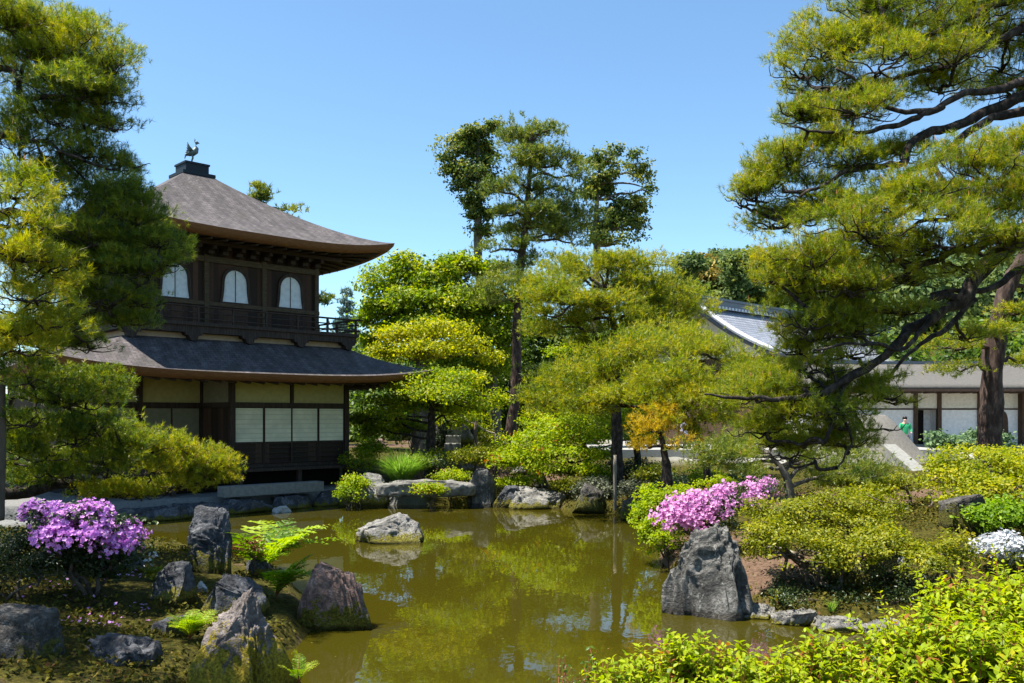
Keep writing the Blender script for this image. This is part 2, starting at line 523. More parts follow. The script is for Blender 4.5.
M['paving'] = simple("packed_paving", [(0.3, (0.22, 0.215, 0.2)), (0.7, (0.33, 0.32, 0.3))], 5, 6, 0.9, 0.2, None, 0.3, 0.01)
M['bamboo'] = simple("weathered_pole", [(0.3, (0.13, 0.11, 0.085)), (0.7, (0.27, 0.235, 0.19))], 8, 4, 0.7, 0.3, (1, 1, 0.3), 0.3, 0.01)
M['post'] = simple("old_post", [(0.3, (0.05, 0.038, 0.028)), (0.7, (0.14, 0.11, 0.085))], 9, 5, 0.85, 0.2, (1, 1, 0.25), 0.5, 0.01)
M['rope'] = flat("pale_rope", (0.3, 0.26, 0.2), 0.9)
M['hallwall'] = flat("white_plaster", (0.84, 0.83, 0.84), 0.9, 0.1)
M['hallcream'] = flat("cream_upper_plaster", (0.74, 0.69, 0.6), 0.9, 0.1)
M['tile'] = None
M['pent'] = simple("grey_pent_roof", [(0.3, (0.07, 0.066, 0.06)), (0.7, (0.135, 0.127, 0.115))], 6, 7, 0.9, 0.2, (1, 6, 1), 0.4, 0.02)
M['ridge_tile'] = flat("dark_ridge_tile", (0.10, 0.11, 0.135), 0.45, 0.5)
M['white_tile'] = flat("pale_verge_tile", (0.55, 0.56, 0.6), 0.5, 0.4)
M['dark'] = flat("shade_black", (0.012, 0.01, 0.009), 0.9, 0.1)  # near-black colour standing in for shade
M['brownwood'] = simple("brown_timber", [(0.3, (0.04, 0.022, 0.015)), (0.7, (0.11, 0.065, 0.042))], 6, 5, 0.75, 0.3, (6, 6, 0.7), 0.3, 0.01)
M['sand'] = simple("raked_sand", [(0.3, (0.25, 0.24, 0.215)), (0.7, (0.34, 0.325, 0.295))], 12, 6, 0.95, 0.1, None, 0.3, 0.01)


def tile_mat():
    m, nt, out = newmat("grey_roof_tiles")
    uv = nd(nt, "ShaderNodeUVMap", uv_map="uv")
    br = nd(nt, "ShaderNodeTexBrick")
    br.offset = 0.0
    br.inputs['Scale'].default_value = 1.0
    br.inputs['Mortar Size'].default_value = 0.03
    br.inputs['Brick Width'].default_value = 0.3
    br.inputs['Row Height'].default_value = 0.26
    br.inputs['Color1'].default_value = (0.23, 0.24, 0.27, 1)
    br.inputs['Color2'].default_value = (0.33, 0.345, 0.38, 1)
    br.inputs['Mortar'].default_value = (0.08, 0.085, 0.1, 1)
    nt.links.new(uv.outputs[0], br.inputs['Vector'])
    pr = nd(nt, "ShaderNodeBsdfPrincipled"); pr.inputs['Roughness'].default_value = 0.42; pr.inputs['Specular IOR Level'].default_value = 0.5
    nt.links.new(br.outputs['Color'], pr.inputs['Base Color'])
    bump(nt, br.outputs['Color'], 0.6, 0.04, pr)
    nt.links.new(pr.outputs[0], out.inputs[0])
    return m


M['tile'] = tile_mat()

# ------------------------------------------------------------------ pond outline and ground
pond_px = [(-60, 527), (60, 522), (130, 518), (200, 513), (270, 508), (338, 502), (352, 508), (385, 507), (388, 505), (472, 505), (474, 506.5),
           (500, 508), (555, 508), (575, 512), (610, 514), (640, 520), (652, 540), (662, 565), (690, 598), (742, 611), (800, 624), (860, 630), (915, 632), (990, 638), (1080, 655)]
pond = [tuple(Wt(a, b)[:2]) for a, b in pond_px]
pond += [(7.5, 6.6), (4, 6.2), (1.2, 6.0), (-1.5, 6.2), (-2.6, 7.2)]
pond += [tuple(Wt(a, b)[:2]) for a, b in [(215, 672), (300, 648), (318, 622), (303, 592), (285, 577), (240, 565), (190, 552), (150, 548), (60, 540), (-60, 536)]]
pond = np.array(pond)


def pond_sd(x, y):
    """signed distance to the pond edge, positive on land"""
    q = np.stack([x, y], -1)
    d = np.full(len(x), 1e9)
    inside = np.zeros(len(x), bool)
    n = len(pond)
    for i in range(n):
        a = pond[i]; b = pond[(i + 1) % n]
        e = b - a
        w = q - a
        t = np.clip((w @ e) / (e @ e), 0, 1)
        d = np.minimum(d, np.linalg.norm(w - t[:, None] * e, axis=1))
        c = ((a[1] > y) != (b[1] > y)) & (x < (b[0] - a[0]) * (y - a[1]) / (b[1] - a[1] + 1e-12) + a[0])
        inside ^= c
    return np.where(inside, -d, d)


PAV_O = np.array([-5.35, 29.0]); PAV_A = math.radians(44)
PC, PS = math.cos(PAV_A), math.sin(PAV_A)


def pav_local(x, y):
    dx = x - PAV_O[0]; dy = y - PAV_O[1]
    return dx * PC + dy * PS, -dx * PS + dy * PC


def gz(x, y):
    x = np.atleast_1d(np.asarray(x, float)); y = np.atleast_1d(np.asarray(y, float))
    d = pond_sd(x, y)
    p3 = np.stack([x, y, x * 0], -1)
    nz = fbm(p3 * 0.8, 3, 3) * 0.12
    out = 0.22 * smooth(d / 0.3) + 0.26 * smooth(d / 2.2) + 0.5 * smooth((d - 1.5) / 6.0) + nz * smooth(d / 1.2)
    near = smooth((8.5 - y) / 3.5) * smooth((x + 2.5) / 2.0)
    out = out + near * 0.25 * smooth(d / 1.5)
    lx, ly = pav_local(x, y)
    # flat yard round the pavilion
    mk = smooth((lx + 16) / 2) * smooth((0.55 - lx) / 0.4) * smooth((ly + 4.6) / 0.3) * smooth((20 - ly) / 3) * smooth(d / 0.12)
    out = out * (1 - mk) + 0.42 * mk
    ins = -0.05 - np.minimum(0.7, -d * 0.9)
    z = np.where(d > 0, out, ins)
    z = z + 23 * smooth((y - 75) / 95) * smooth((x - 2) / 38)
    return z


def gz1(x, y):
    return float(gz([x], [y])[0])


def G(px, py, lo=3.0, hi=70.0):
    """where the ray through a pixel meets the ground (or the water)"""
    Y = np.linspace(lo, hi, 1500)
    X = (px - 512) * Y / F
    Z = H - (py - HY) * Y / F
    g = np.maximum(gz(X, Y), 0)
    k = np.argmax(Z <= g)
    return np.array([X[k], Y[k], g[k]])


def axis(core0, core1, step, lo, hi, gr=1.13):
    a = list(np.arange(core0, core1, step))
    s = step; v = a[-1]
    while v < hi:
        s *= gr; v += s; a.append(v)
    s = step; v = a[0]; b = []
    while v > lo:
        s *= gr; v -= s; b.append(v)
    return np.array(b[::-1] + a)


gx = axis(-14, 13, 0.11, -900, 900)
gy = axis(2, 34, 0.11, -60, 1500)
GX, GY = np.meshgrid(gx, gy)
xx, yy = GX.ravel(), GY.ravel()
zz = gz(xx, yy)
fine = fbm(np.stack([xx, yy, xx * 0], -1) * 3.2, 21, 3) * 0.05
dd = pond_sd(xx, yy)
zz = zz + fine * smooth(dd / 0.5) * (1 - smooth((yy - 40) / 10))
nx, ny = len(gx), len(gy)
idx = np.arange(nx * ny).reshape(ny, nx)
quads = np.stack([idx[:-1, :-1], idx[:-1, 1:], idx[1:, 1:], idx[1:, :-1]], -1).reshape(-1, 4)


def blob(px, py, r):
    c = G(px, py)
    q = np.hypot(xx - c[0], yy - c[1]) / r
    return np.clip(1 - q, 0, 1)


soil = np.zeros(len(xx))
for a in [(715, 545, 1.5), (745, 572, 1.4), (800, 500, 2.0), (850, 506, 1.6), (440, 470, 2.2), (520, 475, 2.0), (375, 445, 4), (420, 440, 4), (470, 440, 4), (955, 492, 1.4)]:
    soil = np.maximum(soil, blob(*a))
sandm = smooth((yy - 30) / 4) * smooth((xx - 4.5) / 3) * (1 - smooth((yy - 62) / 8))
lx, ly = pav_local(xx, yy)
pavem = smooth((lx + 16) / 2) * smooth((0.55 - lx) / 0.4) * smooth((ly + 4.6) / 0.3) * smooth((20 - ly) / 3)

m, nt, out = newmat("garden_ground")
a1 = nd(nt, "ShaderNodeAttribute", attribute_name="soil")
a2 = nd(nt, "ShaderNodeAttribute", attribute_name="sand")
a3 = nd(nt, "ShaderNodeAttribute", attribute_name="pave")
n1 = noise(nt, 1.1, 7, 0.7, 'Object', None, 0.5)
n2 = noise(nt, 14, 6, 0.7)
n3 = noise(nt, 60, 3, 0.6)
moss = ramp(nt, n2.outputs[0], [(0.3, (0.014, 0.014, 0.004)), (0.5, (0.048, 0.043, 0.007)), (0.7, (0.12, 0.098, 0.013))])
dirt = ramp(nt, n2.outputs[0], [(0.3, (0.06, 0.037, 0.023)), (0.55, (0.135, 0.085, 0.055)), (0.75, (0.23, 0.155, 0.105))])
ad = nd(nt, "ShaderNodeMath", operation='ADD')
nt.links.new(n1.outputs[0], ad.inputs[0]); nt.links.new(a1.outputs['Fac'], ad.inputs[1])
fac = ramp(nt, ad.outputs[0], [(0.60, (0, 0, 0)), (0.72, (1, 1, 1))])
col = mixc(nt, fac.outputs[0], moss.outputs[0], dirt.outputs[0])
spk = ramp(nt, n3.outputs[0], [(0.35, (0.5,) * 3), (0.65, (1.3,) * 3)])
col = mixc(nt, 0.7, col, spk.outputs[0], 'MULTIPLY')
sandc = ramp(nt, n2.outputs[0], [(0.3, (0.25, 0.24, 0.215)), (0.7, (0.34, 0.325, 0.295))])
col = mixc(nt, a2.outputs['Fac'], col, sandc.outputs[0])
pvc = ramp(nt, n2.outputs[0], [(0.3, (0.13, 0.13, 0.122)), (0.7, (0.21, 0.207, 0.195))])
col = mixc(nt, a3.outputs['Fac'], col, pvc.outputs[0])
pr = nd(nt, "ShaderNodeBsdfPrincipled"); pr.inputs['Roughness'].default_value = 0.95; pr.inputs['Specular IOR Level'].default_value = 0.1
nt.links.new(col, pr.inputs['Base Color'])
bump(nt, n2.outputs[0], 0.9, 0.04, pr)
nt.links.new(pr.outputs[0], out.inputs[0])
M['ground'] = m
g = raw_mesh("ground", np.stack([xx, yy, zz], -1), quads, m, None, {"soil": soil, "sand": sandm, "pave": pavem}, True)
g["kind"] = "structure"

# water
m, nt, out = newmat("pond_water")
n1 = noise(nt, 1.4, 3, 0.5, 'Object', (1, 0.6, 1))
n2 = noise(nt, 7, 2, 0.5, 'Object', (1, 0.5, 1))
pr = nd(nt, "ShaderNodeBsdfPrincipled")
pr.inputs['Base Color'].default_value = (0.036, 0.031, 0.0025, 1)
pr.inputs['Roughness'].default_value = 0.02
pr.inputs['IOR'].default_value = 1.33
ad = nd(nt, "ShaderNodeMath", operation='MULTIPLY_ADD')
nt.links.new(n2.outputs[0], ad.inputs[0]); ad.inputs[1].default_value = 0.25
nt.links.new(n1.outputs[0], ad.inputs[2])
bump(nt, ad.outputs[0], 0.08, 0.05, pr)
nt.links.new(pr.outputs[0], out.inputs[0])
wv = np.array([(-40, 3, 0), (22, 3, 0), (22, 34, 0), (-40, 34, 0)], float)
w = raw_mesh("pond_water", wv, [(0, 1, 2, 3)], m)
w["kind"] = "structure"

# ------------------------------------------------------------------ the pavilion
pav = empty("pavilion", (PAV_O[0], PAV_O[1], 0), PAV_A)
tag(pav, "dark wooden two-storey pavilion with shingled hipped roofs and arched windows by the pond", "pavilion")


def hip_roof(name, outer, inner, ze, zt, up, thick, mat, parent, prof=1.3, nu=40, nv=16):
    """four concave slopes from the outer (eave) rectangle to the inner one; corners sweep up"""
    ox0, ox1, oy0, oy1 = outer; ix0, ix1, iy0, iy1 = inner
    oc = [(ox0, oy0), (ox1, oy0), (ox1, oy1), (ox0, oy1)]
    ic = [(ix0, iy0), (ix1, iy0), (ix1, iy1), (ix0, iy1)]
    V = []; Q = []; UV = []
    eave = []
    for s in range(4):
        a, b = np.array(oc[s]), np.array(oc[(s + 1) % 4]); c, d = np.array(ic[s]), np.array(ic[(s + 1) % 4])
        base = len(V)
        L = np.linalg.norm(b - a)
        for j in range(nv + 1):
            v = j / nv
            for i in range(nu + 1):
                u = i / nu
                o_ = a + (b - a) * u; i_ = c + (d - c) * u
                xy = o_ + (i_ - o_) * v
                e = abs(2 * u - 1)
                z = ze + (zt - ze) * (v ** prof) + up * (e ** 3.2) * (1 - v) ** 2
                V.append((xy[0], xy[1], z))
                UV.append(((u - 0.5) * L * (1 - v) + (u - 0.5) * np.linalg.norm(d - c) * v, v * np.linalg.norm(i_ - o_)))
                if j == 0 and i < nu:
                    eave.append((xy[0], xy[1], z))
        for j in range(nv):
            for i in range(nu):
                k = base + j * (nu + 1) + i
                Q.append((k, k + 1, k + nu + 2, k + nu + 1))
    o = raw_mesh(name, V, Q, mat, parent, None, True)
    uvl = o.data.uv_layers.new(name="uv")
    li = np.zeros(len(o.data.loops), np.int32); o.data.loops.foreach_get("vertex_index", li)
    uvl.data.foreach_set("uv", np.array(UV, np.float32)[li].ravel())
    # eave edge: layered shingle edge, and the boarded underside
    E = np.array(eave); n = len(E)
    cx, cy = (ox0 + ox1) / 2, (oy0 + oy1) / 2

    def inset(pts, k, dz):
        q = pts.copy()
        q[:, 0] -= np.sign(q[:, 0] - cx) * np.minimum(abs(q[:, 0] - cx), k) * (abs(q[:, 0] - cx) > (ox1 - ox0) / 2 - 0.01)
        q[:, 1] -= np.sign(q[:, 1] - cy) * np.minimum(abs(q[:, 1] - cy), k) * (abs(q[:, 1] - cy) > (oy1 - oy0) / 2 - 0.01)
        q[:, 2] += dz
        return q
    rings = [E, inset(E, 0.03, -thick * 0.5), inset(E, 0.12, -thick), inset(E, 0.3, -thick - 0.01)]
    vs = np.concatenate(rings); fs = []
    for r in range(3):
        for i in range(n):
            j = (i + 1) % n
            fs.append((r * n + i, (r + 1) * n + i, (r + 1) * n + j, r * n + j))
    ed = raw_mesh("eave_edge", vs, fs, M['eave'], parent)
    # underside
    ring = rings[3]; inn = ring.copy()
    w = 1.9
    tx = np.clip(ring[:, 0], ox0 + w, ox1 - w); ty = np.clip(ring[:, 1], oy0 + w, oy1 - w)
    inn[:, 0] = tx; inn[:, 1] = ty
    inn[:, 2] = ze - thick + 0.22
    vs = np.concatenate([ring, inn]); fs = [(i, n + i, n + (i + 1) % n, (i + 1) % n) for i in range(n)]
    raw_mesh("soffit", vs, fs, M['wood'], parent)
    # rafters
    mb = MB()
    for i in range(0, n, 2):
        p0 = ring[i] + np.array([0, 0, -0.045]); p1 = inn[i] + np.array([0, 0, -0.045])
        p0 = p0 + (p1 - p0) * 0.03
        mb.tube([p0, p1], 0.045, 4)
    mb.build("rafters", M['wood'], parent)
    return o


UX0, UX1, UY0, UY1 = -6.13, -0.49, 1.0, 7.0
UXC, UYC = (UX0 + UX1) / 2, (UY0 + UY1) / 2
up_roof = hip_roof("upper_roof", (UXC - 4.72, UXC + 4.72, UYC - 4.72, UYC + 4.72), (UXC - .44, UXC + .44, UYC - .44, UYC + .44), 7.93, 10.5, 0.36, 0.22, M['roof'], pav, 1.28)
low_roof = hip_roof("lower_roof", (-9.7, 2.2, -1.92, 9.6), (-6.85, 0.22, 0.3, 7.7), 3.80, 4.84, 0.34, 0.2, M['roof'], pav, 1.15, nu=56)
mb = MB().box(UXC - .55, UXC + .55, UYC - .55, UYC + .55, 10.44, 10.54).box(UXC - .39, UXC + .39, UYC - .39, UYC + .39, 10.54, 10.82).box(UXC - .42, UXC + .42, UYC - .42, UYC + .42, 10.82, 10.88)
mb.build("ridge_box", M['blackbox'], pav)

# phoenix on top of the roof, facing right
ph = MB()
cx, cy, z0 = UXC, UYC, 10.88
fd = np.array([PC * 0.9, -PS * 0.9 + 0.25]); fd = fd / np.linalg.norm(fd)      # local direction that looks right in the picture


def pp(f_, s_, z_):
    return (cx + fd[0] * f_ - fd[1] * s_, cy + fd[1] * f_ + fd[0] * s_, z0 + z_)


for s_ in (-0.06, 0.06):
    ph.tube([pp(0.0, s_, 0), pp(-0.015, s_, 0.13), pp(0.02, s_, 0.24), pp(0.0, s_, 0.34)], [0.016, 0.016, 0.022, 0.04], 6)
    ph.tube([pp(-0.05, s_, 0.012), pp(0.08, s_, 0.012)], [0.012, 0.008], 5)
ph.tube([pp(-0.2, 0, 0.33), pp(-0.12, 0, 0.36), pp(0.0, 0, 0.4), pp(0.1, 0, 0.47), pp(0.12, 0, 0.56), pp(0.11, 0, 0.66), pp(0.12, 0, 0.74), pp(0.16, 0, 0.75), pp(0.23, 0, 0.72)],
        [0.03, 0.08, 0.115, 0.11, 0.085, 0.07, 0.07, 0.045, 0.006], 10)
ph.tube([pp(0.08, 0, 0.77), pp(0.09, 0, 0.85), pp(0.05, 0, 0.88)], [0.02, 0.012, 0.004], 5)
for s_ in (-1, 1):
    for k in range(5):
        ph.tube([pp(0.02 - .025 * k, s_ * 0.09, 0.46), pp(-0.09 - 0.012 * k, s_ * (0.13 + .01 * k), 0.58 - 0.05 * k), pp(-0.15 - .01 * k, s_ * (0.15 + .01 * k), 0.74 - 0.1 * k)], [0.03, 0.032, 0.008], 5)
for k in range(5):
    ph.tube([pp(-0.12, 0.02 * (k - 2), 0.36), pp(-0.2, 0.03 * (k - 2), 0.33), pp(-0.22 - .01 * (k % 2), 0.05 * (k - 2), 0.16 + .03 * k)], [0.03, 0.03, 0.008], 5)
ph.build("phoenix_statue", M['bronze'], pav)

# upper storey
MB().box(UX0 + .03, UX1 - .03, UY0 + .03, UY1 - .03, 5.3, 7.9).build("upper_wall", M['boards'], pav)
bays = [UX0 + i * (UX1 - UX0) / 3 for i in range(4)]
ybays = [UY0 + i * (UY1 - UY0) / 3 for i in range(4)]
for bx in bays:
    for yy_ in (UY0, UY1):
        MB().box(bx - .07, bx + .07, yy_ - .07, yy_ + .07, 5.3, 7.6).build("post", M['beam'], pav)
for by in ybays[1:3]:
    for xx_ in (UX0, UX1):
        MB().box(xx_ - .07, xx_ + .07, by - .07, by + .07, 5.3, 7.6).build("post", M['beam'], pav)
bm_ = MB()
for z_, t_ in ((7.3, .085), (5.98, .06)):
    bm_.box(UX0 - .1, UX1 + .1, UY0 - .055, UY0 + .02, z_ - t_, z_ + t_)
    bm_.box(UX0 - .055, UX0 + .02, UY0 + .025, UY1 - .025, z_ - t_, z_ + t_)
    bm_.box(UX1 - .02, UX1 + .055, UY0 + .025, UY1 - .025, z_ - t_, z_ + t_)
bm_.build("upper_beam", M['beam'], pav)
bk = MB()
for i in range(13):
    x = UX0 + .1 + i * (UX1 - UX0 - .2) / 12
    bk.box(x - .09, x + .09, UY0 - .3, UY0 + .05, 7.43, 7.53)
    bk.box(x - .06, x + .06, UY0 - .55, UY0 + .05, 7.54, 7.64)
bk.box(UX0 - .6, UX1 + .6, UY0 - .62, UY0 - .5, 7.65, 7.75)
bk.build("eave_brackets", M['wood'], pav)


def bell(w, h, flare, n=14):
    pts = [(-w / 2 - flare, 0), (w / 2 + flare, 0)]
    hs = h * 0.55
    for i in range(1, 5):
        t = i / 5
        pts.append((w / 2 + flare * (1 - t) ** 1.7, hs * t))
    for i in range(n + 1):
        a = math.pi * i / n
        pts.append((w / 2 * math.cos(a), hs + (h - hs) * (math.sin(a) ** 0.85)))
    for i in range(4, 0, -1):
        t = i / 5
        pts.append((-w / 2 - flare * (1 - t) ** 1.7, hs * t))
    return pts


def bell_window(x, y, z, w, h, parent, axis_='x'):
    inner = bell(w, h, 0.06); outer = bell(w + .16, h + .11, 0.07)
    mb = MB(); n = len(inner)
    V = [(x + a, y - .06, z + b) for a, b in inner] + [(x + a, y - .06, z - .05 + b * 1.03) for a, b in outer] + [(x + a, y, z + b) for a, b in inner] + [(x + a, y, z - .05 + b * 1.03) for a, b in outer]
    f = []
    for i in range(n):
        j = (i + 1) % n
        f += [(i, j, n + j, n + i), (n + i, n + j, 3 * n + j, 3 * n + i), (j, i, 2 * n + i, 2 * n + j)]
    mb.add(V, f)
    fr = mb.build("window_frame", M['wood'], parent)
    p = MB().prism([(x + a, z + b) for a, b in inner], y - .012, y + .02).build("window", M['winpaper'], parent)
    fr.parent = p
    mu = MB().box(x - .009, x + .009, y - .03, y - .014, z + .012, z + h - .02)
    mu.build("mullion", M['wood'], p)


for i in range(3):
    bell_window((bays[i] + bays[i + 1]) / 2, UY0 + .03 - .012, 6.08, 0.74, 0.98, pav)

# balcony
BX0, BX1, BY0, BY1 = UX0 - 1.0, UX1 + 1.0, UY0 - 1.0, UY1 + 1.0
MB().box(BX0, BX1, BY0, BY1, 5.2, 5.3).box(BX0 + .06, BX1 - .06, BY0 + .06, BY1 - .06, 5.0, 5.2).build("balcony_floor", M['wood'], pav)
for (nm, fx, fy, gx_, gy_) in (("front", 0, 0, 0, 0),):
    pass
rail = MB()
for z_, r_, ex in ((5.75, .033, .16), (5.58, .022, .05), (5.40, .026, .1)):
    rail.tube([(BX0 - ex, BY0 + .08, z_), (BX0, BY0 + .08, z_), (BX1, BY0 + .08, z_), (BX1 + ex, BY0 + .08, z_ + ex * .12)], r_, 6)
    rail.tube([(BX0 - ex, BY1 - .08, z_), (BX1 + ex, BY1 - .08, z_)], r_, 6)
    rail.tube([(BX1 - .08, BY0 - ex, z_ + .002), (BX1 - .08, BY1 + ex, z_ + .002)], r_, 6)
    rail.tube([(BX0 + .08, BY0 - ex, z_ + .002), (BX0 + .08, BY1 + ex, z_ + .002)], r_, 6)
rail.build("balcony_rail", M['wood'], pav)
rp = MB()
for i in range(8):
    x = BX0 + .08 + i * (BX1 - BX0 - .16) / 7
    for y in (BY0 + .08, BY1 - .08):
        MB().box(x - .03, x + .03, y - .03, y + .03, 5.302, 5.74).build("balcony_post", M['wood'], pav)
    y = BY0 + .08 + i * (BY1 - BY0 - .16) / 7
    if 0 < i < 7:
        for x2 in (BX0 + .08, BX1 - .08):
            MB().box(x2 - .03, x2 + .03, y - .03, y + .03, 5.302, 5.74).build("balcony_post", M['wood'], pav)
for i in range(5):
    x = BX0 + .35 + i * (BX1 - BX0 - .7) / 4
    q = MB()
    q.prism([(x - .26, 5.0), (x + .26, 5.0), (x + .24, 4.93), (x + .14, 4.9), (x + .1, 4.8), (x, 4.76), (x - .1, 4.8), (x - .14, 4.9), (x - .24, 4.93)], BY0 + .06, BY0 + .3)
    q.build("bracket", M['wood'], pav)
MB().box(-6.8, 0.16, .36, 7.64, 4.6, 5.0).build("plaster_band", M['beige'], pav)

# lower storey: shoji bay on the right, recessed bay on the left
LW = -7.8; RB = -3.93; FLOOR = 1.1; GZ_ = 0.42
core = MB()
core.box(RB + .02, -.02, .05, 7.4, FLOOR, 4.0)
core.box(LW + .02, RB + .02, 1.95, 7.4, FLOOR, 4.0)
core.build("lower_wall", M['koshi'], pav)
lp = MB()
for (x, y) in ((0, 0), (RB, 0), (RB, 1.9), (LW, 1.9), (LW, 0), (0, 7.4), (LW, 7.4), (0, 3.7), ((LW + RB) / 2, 1.9)):
    MB().box(x - .075, x + .075, y - .075, y + .075, GZ_, 3.85).build("post", M['wood'], pav)
MB().box(RB / 2 - .05, RB / 2 + .05, -.05, .05, 3.032, 3.85).build("post", M['wood'], pav)
bm_ = MB()
bm_.box(RB + .08, -.08, -.06, .05, 2.88, 3.03).box(RB + .08, -.08, -.06, .05, FLOOR + .0, FLOOR + .09).box(LW + .08, RB - .08, 1.84, 1.95, 2.88, 3.03)
bm_.box(RB - .05, RB + .05, .08, 1.82, 2.88, 3.03)
bm_.box(LW - .3, .3, -.1, .08, 3.855, 3.97)
bm_.build("lintel", M['wood'], pav)
for x0, x1 in ((RB + .09, RB / 2 - .06), (RB / 2 + .06, -.09)):
    MB().box(x0, x1, .005, .03, 3.035, 3.84).build("upper_panel", M['plaster'], pav)
wsh = (-.09 - (RB + .09)) / 4
for i in range(4):
    x0 = RB + .09 + i * wsh
    yo = -.012 if i % 2 else .012
    p = MB().box(x0 + .03, x0 + wsh - .03, yo, yo + .02, 1.86, 2.86).build("shoji_panel", M['paper'], pav)
    fr = MB()
    fr.box(x0 + .002, x0 + .03, yo - .012, yo + .02, 1.2, 2.88).box(x0 + wsh - .03, x0 + wsh - .002, yo - .012, yo + .02, 1.2, 2.88)
    fr.box(x0 + .03, x0 + wsh - .03, yo - .012, yo + .02, 1.80, 1.858)
    for k in range(4):
        fr.box(x0 + .03, x0 + wsh - .03, yo - .006, yo + .02, 1.22 + k * .15, 1.24 + k * .15)
    fr.build("shoji_frame", M['wood'], p)
for x0, x1 in ((LW + .09, (LW + RB) / 2 - .09), ((LW + RB) / 2 + .09, RB - .09)):
    MB().box(x0, x1, 1.9, 1.93, 3.035, 3.84).build("upper_panel", M['plaster'], pav)
    for k in range(2):
        w_ = (x1 - x0) / 2
        MB().box(x0 + k * w_ + .03, x0 + (k + 1) * w_ - .03, 1.9, 1.93, 1.5, 2.86).build("sliding_panel", M['greypanel'], pav)
MB().box(RB - .02, RB + .01, .09, 1.81, 3.035, 3.84).build("side_panel", M['greypanel'], pav)
MB().box(RB - .03, RB + .0, .09, 1.81, 1.12, 2.86).build("side_door", M['boards'], pav)
MB().box(LW, .12, -.62, .08, FLOOR - .09, FLOOR - .004).box(LW, RB, .08, 1.86, FLOOR - .09, FLOOR - .004).build("veranda_floor", M['wood'], pav)
vp = MB()
for x in (LW + .1, -5.9, RB, -2.0, -.05):
    MB().box(x - .06, x + .06, -.56, -.44, GZ_, FLOOR - .092).build("veranda_post", M['wood'], pav)
MB().box(LW + .05, -.05, .3, 7.3, GZ_ - .1, FLOOR - .1).build("underfloor_shade", M['dark'], pav)  # black block, the shade under the floor painted as its colour

# stone step and platform edge in front of the pavilion
so = MB().box(-5.0, -1.9, -.22, .22, -.13, .16).build("stone_step", M['cutstone'], None, bevel=.012)
a = PAV_O + np.array([-1.5 * -PS, -1.5 * PC]) * 1.0
so.location = (a[0], a[1], GZ_ + .13); so.rotation_euler = (0, 0, PAV_A)
tag(so, "long pale cut stone step lying before the pavilion veranda", "stone step")

exec_later = []

# ------------------------------------------------------------------ rocks
_ico = {}


def ico(n):
    if n not in _ico:
        b = bmesh.new()
        bmesh.ops.create_icosphere(b, subdivisions=n, radius=1)
        b.verts.ensure_lookup_table()
        v = np.array([q.co[:] for q in b.verts]); f = np.array([[q.index for q in t.verts] for t in b.faces])
        b.free()
        _ico[n] = (v, f)
    return _ico[n]


def rock(label, px, py, wpx, hpx, mat, seed, depth=0.8, lean=0.0, taper=0.3, flat_=0.0, sub=5, cuts=9, rough=1.0, base=None, name="rock", cat="rock", group=None, rz=None, sink=0.35):
    b = G(px, py) if base is None else np.array(base, float)
    Y = b[1]
    W_ = wpx * Y / F; Hh = hpx * Y / F
    V, T = ico(sub)
    rg = np.random.default_rng(seed)
    v = np.sign(V) * np.abs(V) ** 0.52
    v = v / np.abs(v).max()
    v = v * (1 + 0.28 * fbm(V * 1.3 + seed * 7.1, seed, 3))[:, None]
    for _ in range(cuts):                                     # hard flat facets
        n = unit(rg.normal(size=3)); n[2] = abs(n[2]) * rg.choice([1, 1, -.4])
        n = unit(n)
        k = rg.uniform(0.5, 0.82)
        d = v @ n
        v = v - np.maximum(d - k, 0)[:, None] * n * 0.93
    if flat_:
        v[:, 2] = np.where(v[:, 2] > 1 - flat_, 1 - flat_ + (v[:, 2] - 1 + flat_) * .12, v[:, 2])
    for k_ in range(3):
        v[:, k_] = (v[:, k_] - v[:, k_].min()) / (v[:, k_].max() - v[:, k_].min()) * 2 - 1
    t = (v[:, 2] + 1) / 2
    tt = np.clip((t - sink) / (1 - sink), 0, 1)
    sc = 1 - taper * .75 * tt ** 1.3
    v[:, 0] = v[:, 0] * sc + lean * tt
    v[:, 1] = v[:, 1] * sc
    q = np.stack([v[:, 0] * W_ / 2, v[:, 1] * W_ / 2 * depth, (t - sink) / (1 - sink) * Hh], -1)
    nrm = unit(v + 1e-6)
    s_ = max(W_, Hh)
    dn = (fbm(V * 2.6 + seed, seed + 5, 4) * 0.12 - np.abs(fbm(V * 3.4 + seed * 3, seed + 9, 5)) * 0.22 - np.abs(fbm(V * 9 + seed, seed + 13, 4)) * .06 + fbm(V * 16, seed + 3, 3) * 0.03) * s_ * 0.5 * rough
    q = q + nrm * dn[:, None]
    foot = 1 - np.clip(q[:, 2] / max(Hh, 1e-3), 0, 1)
    o = raw_mesh(name, q, T, mat, None, {"foot": foot}, True)
    o.location = b
    if rz is not None:
        o.rotation_euler = (0, 0, rz)
    try:
        bpy.context.view_layer.update()
    except Exception:
        pass
    tag(o, label, cat, group)
    return o


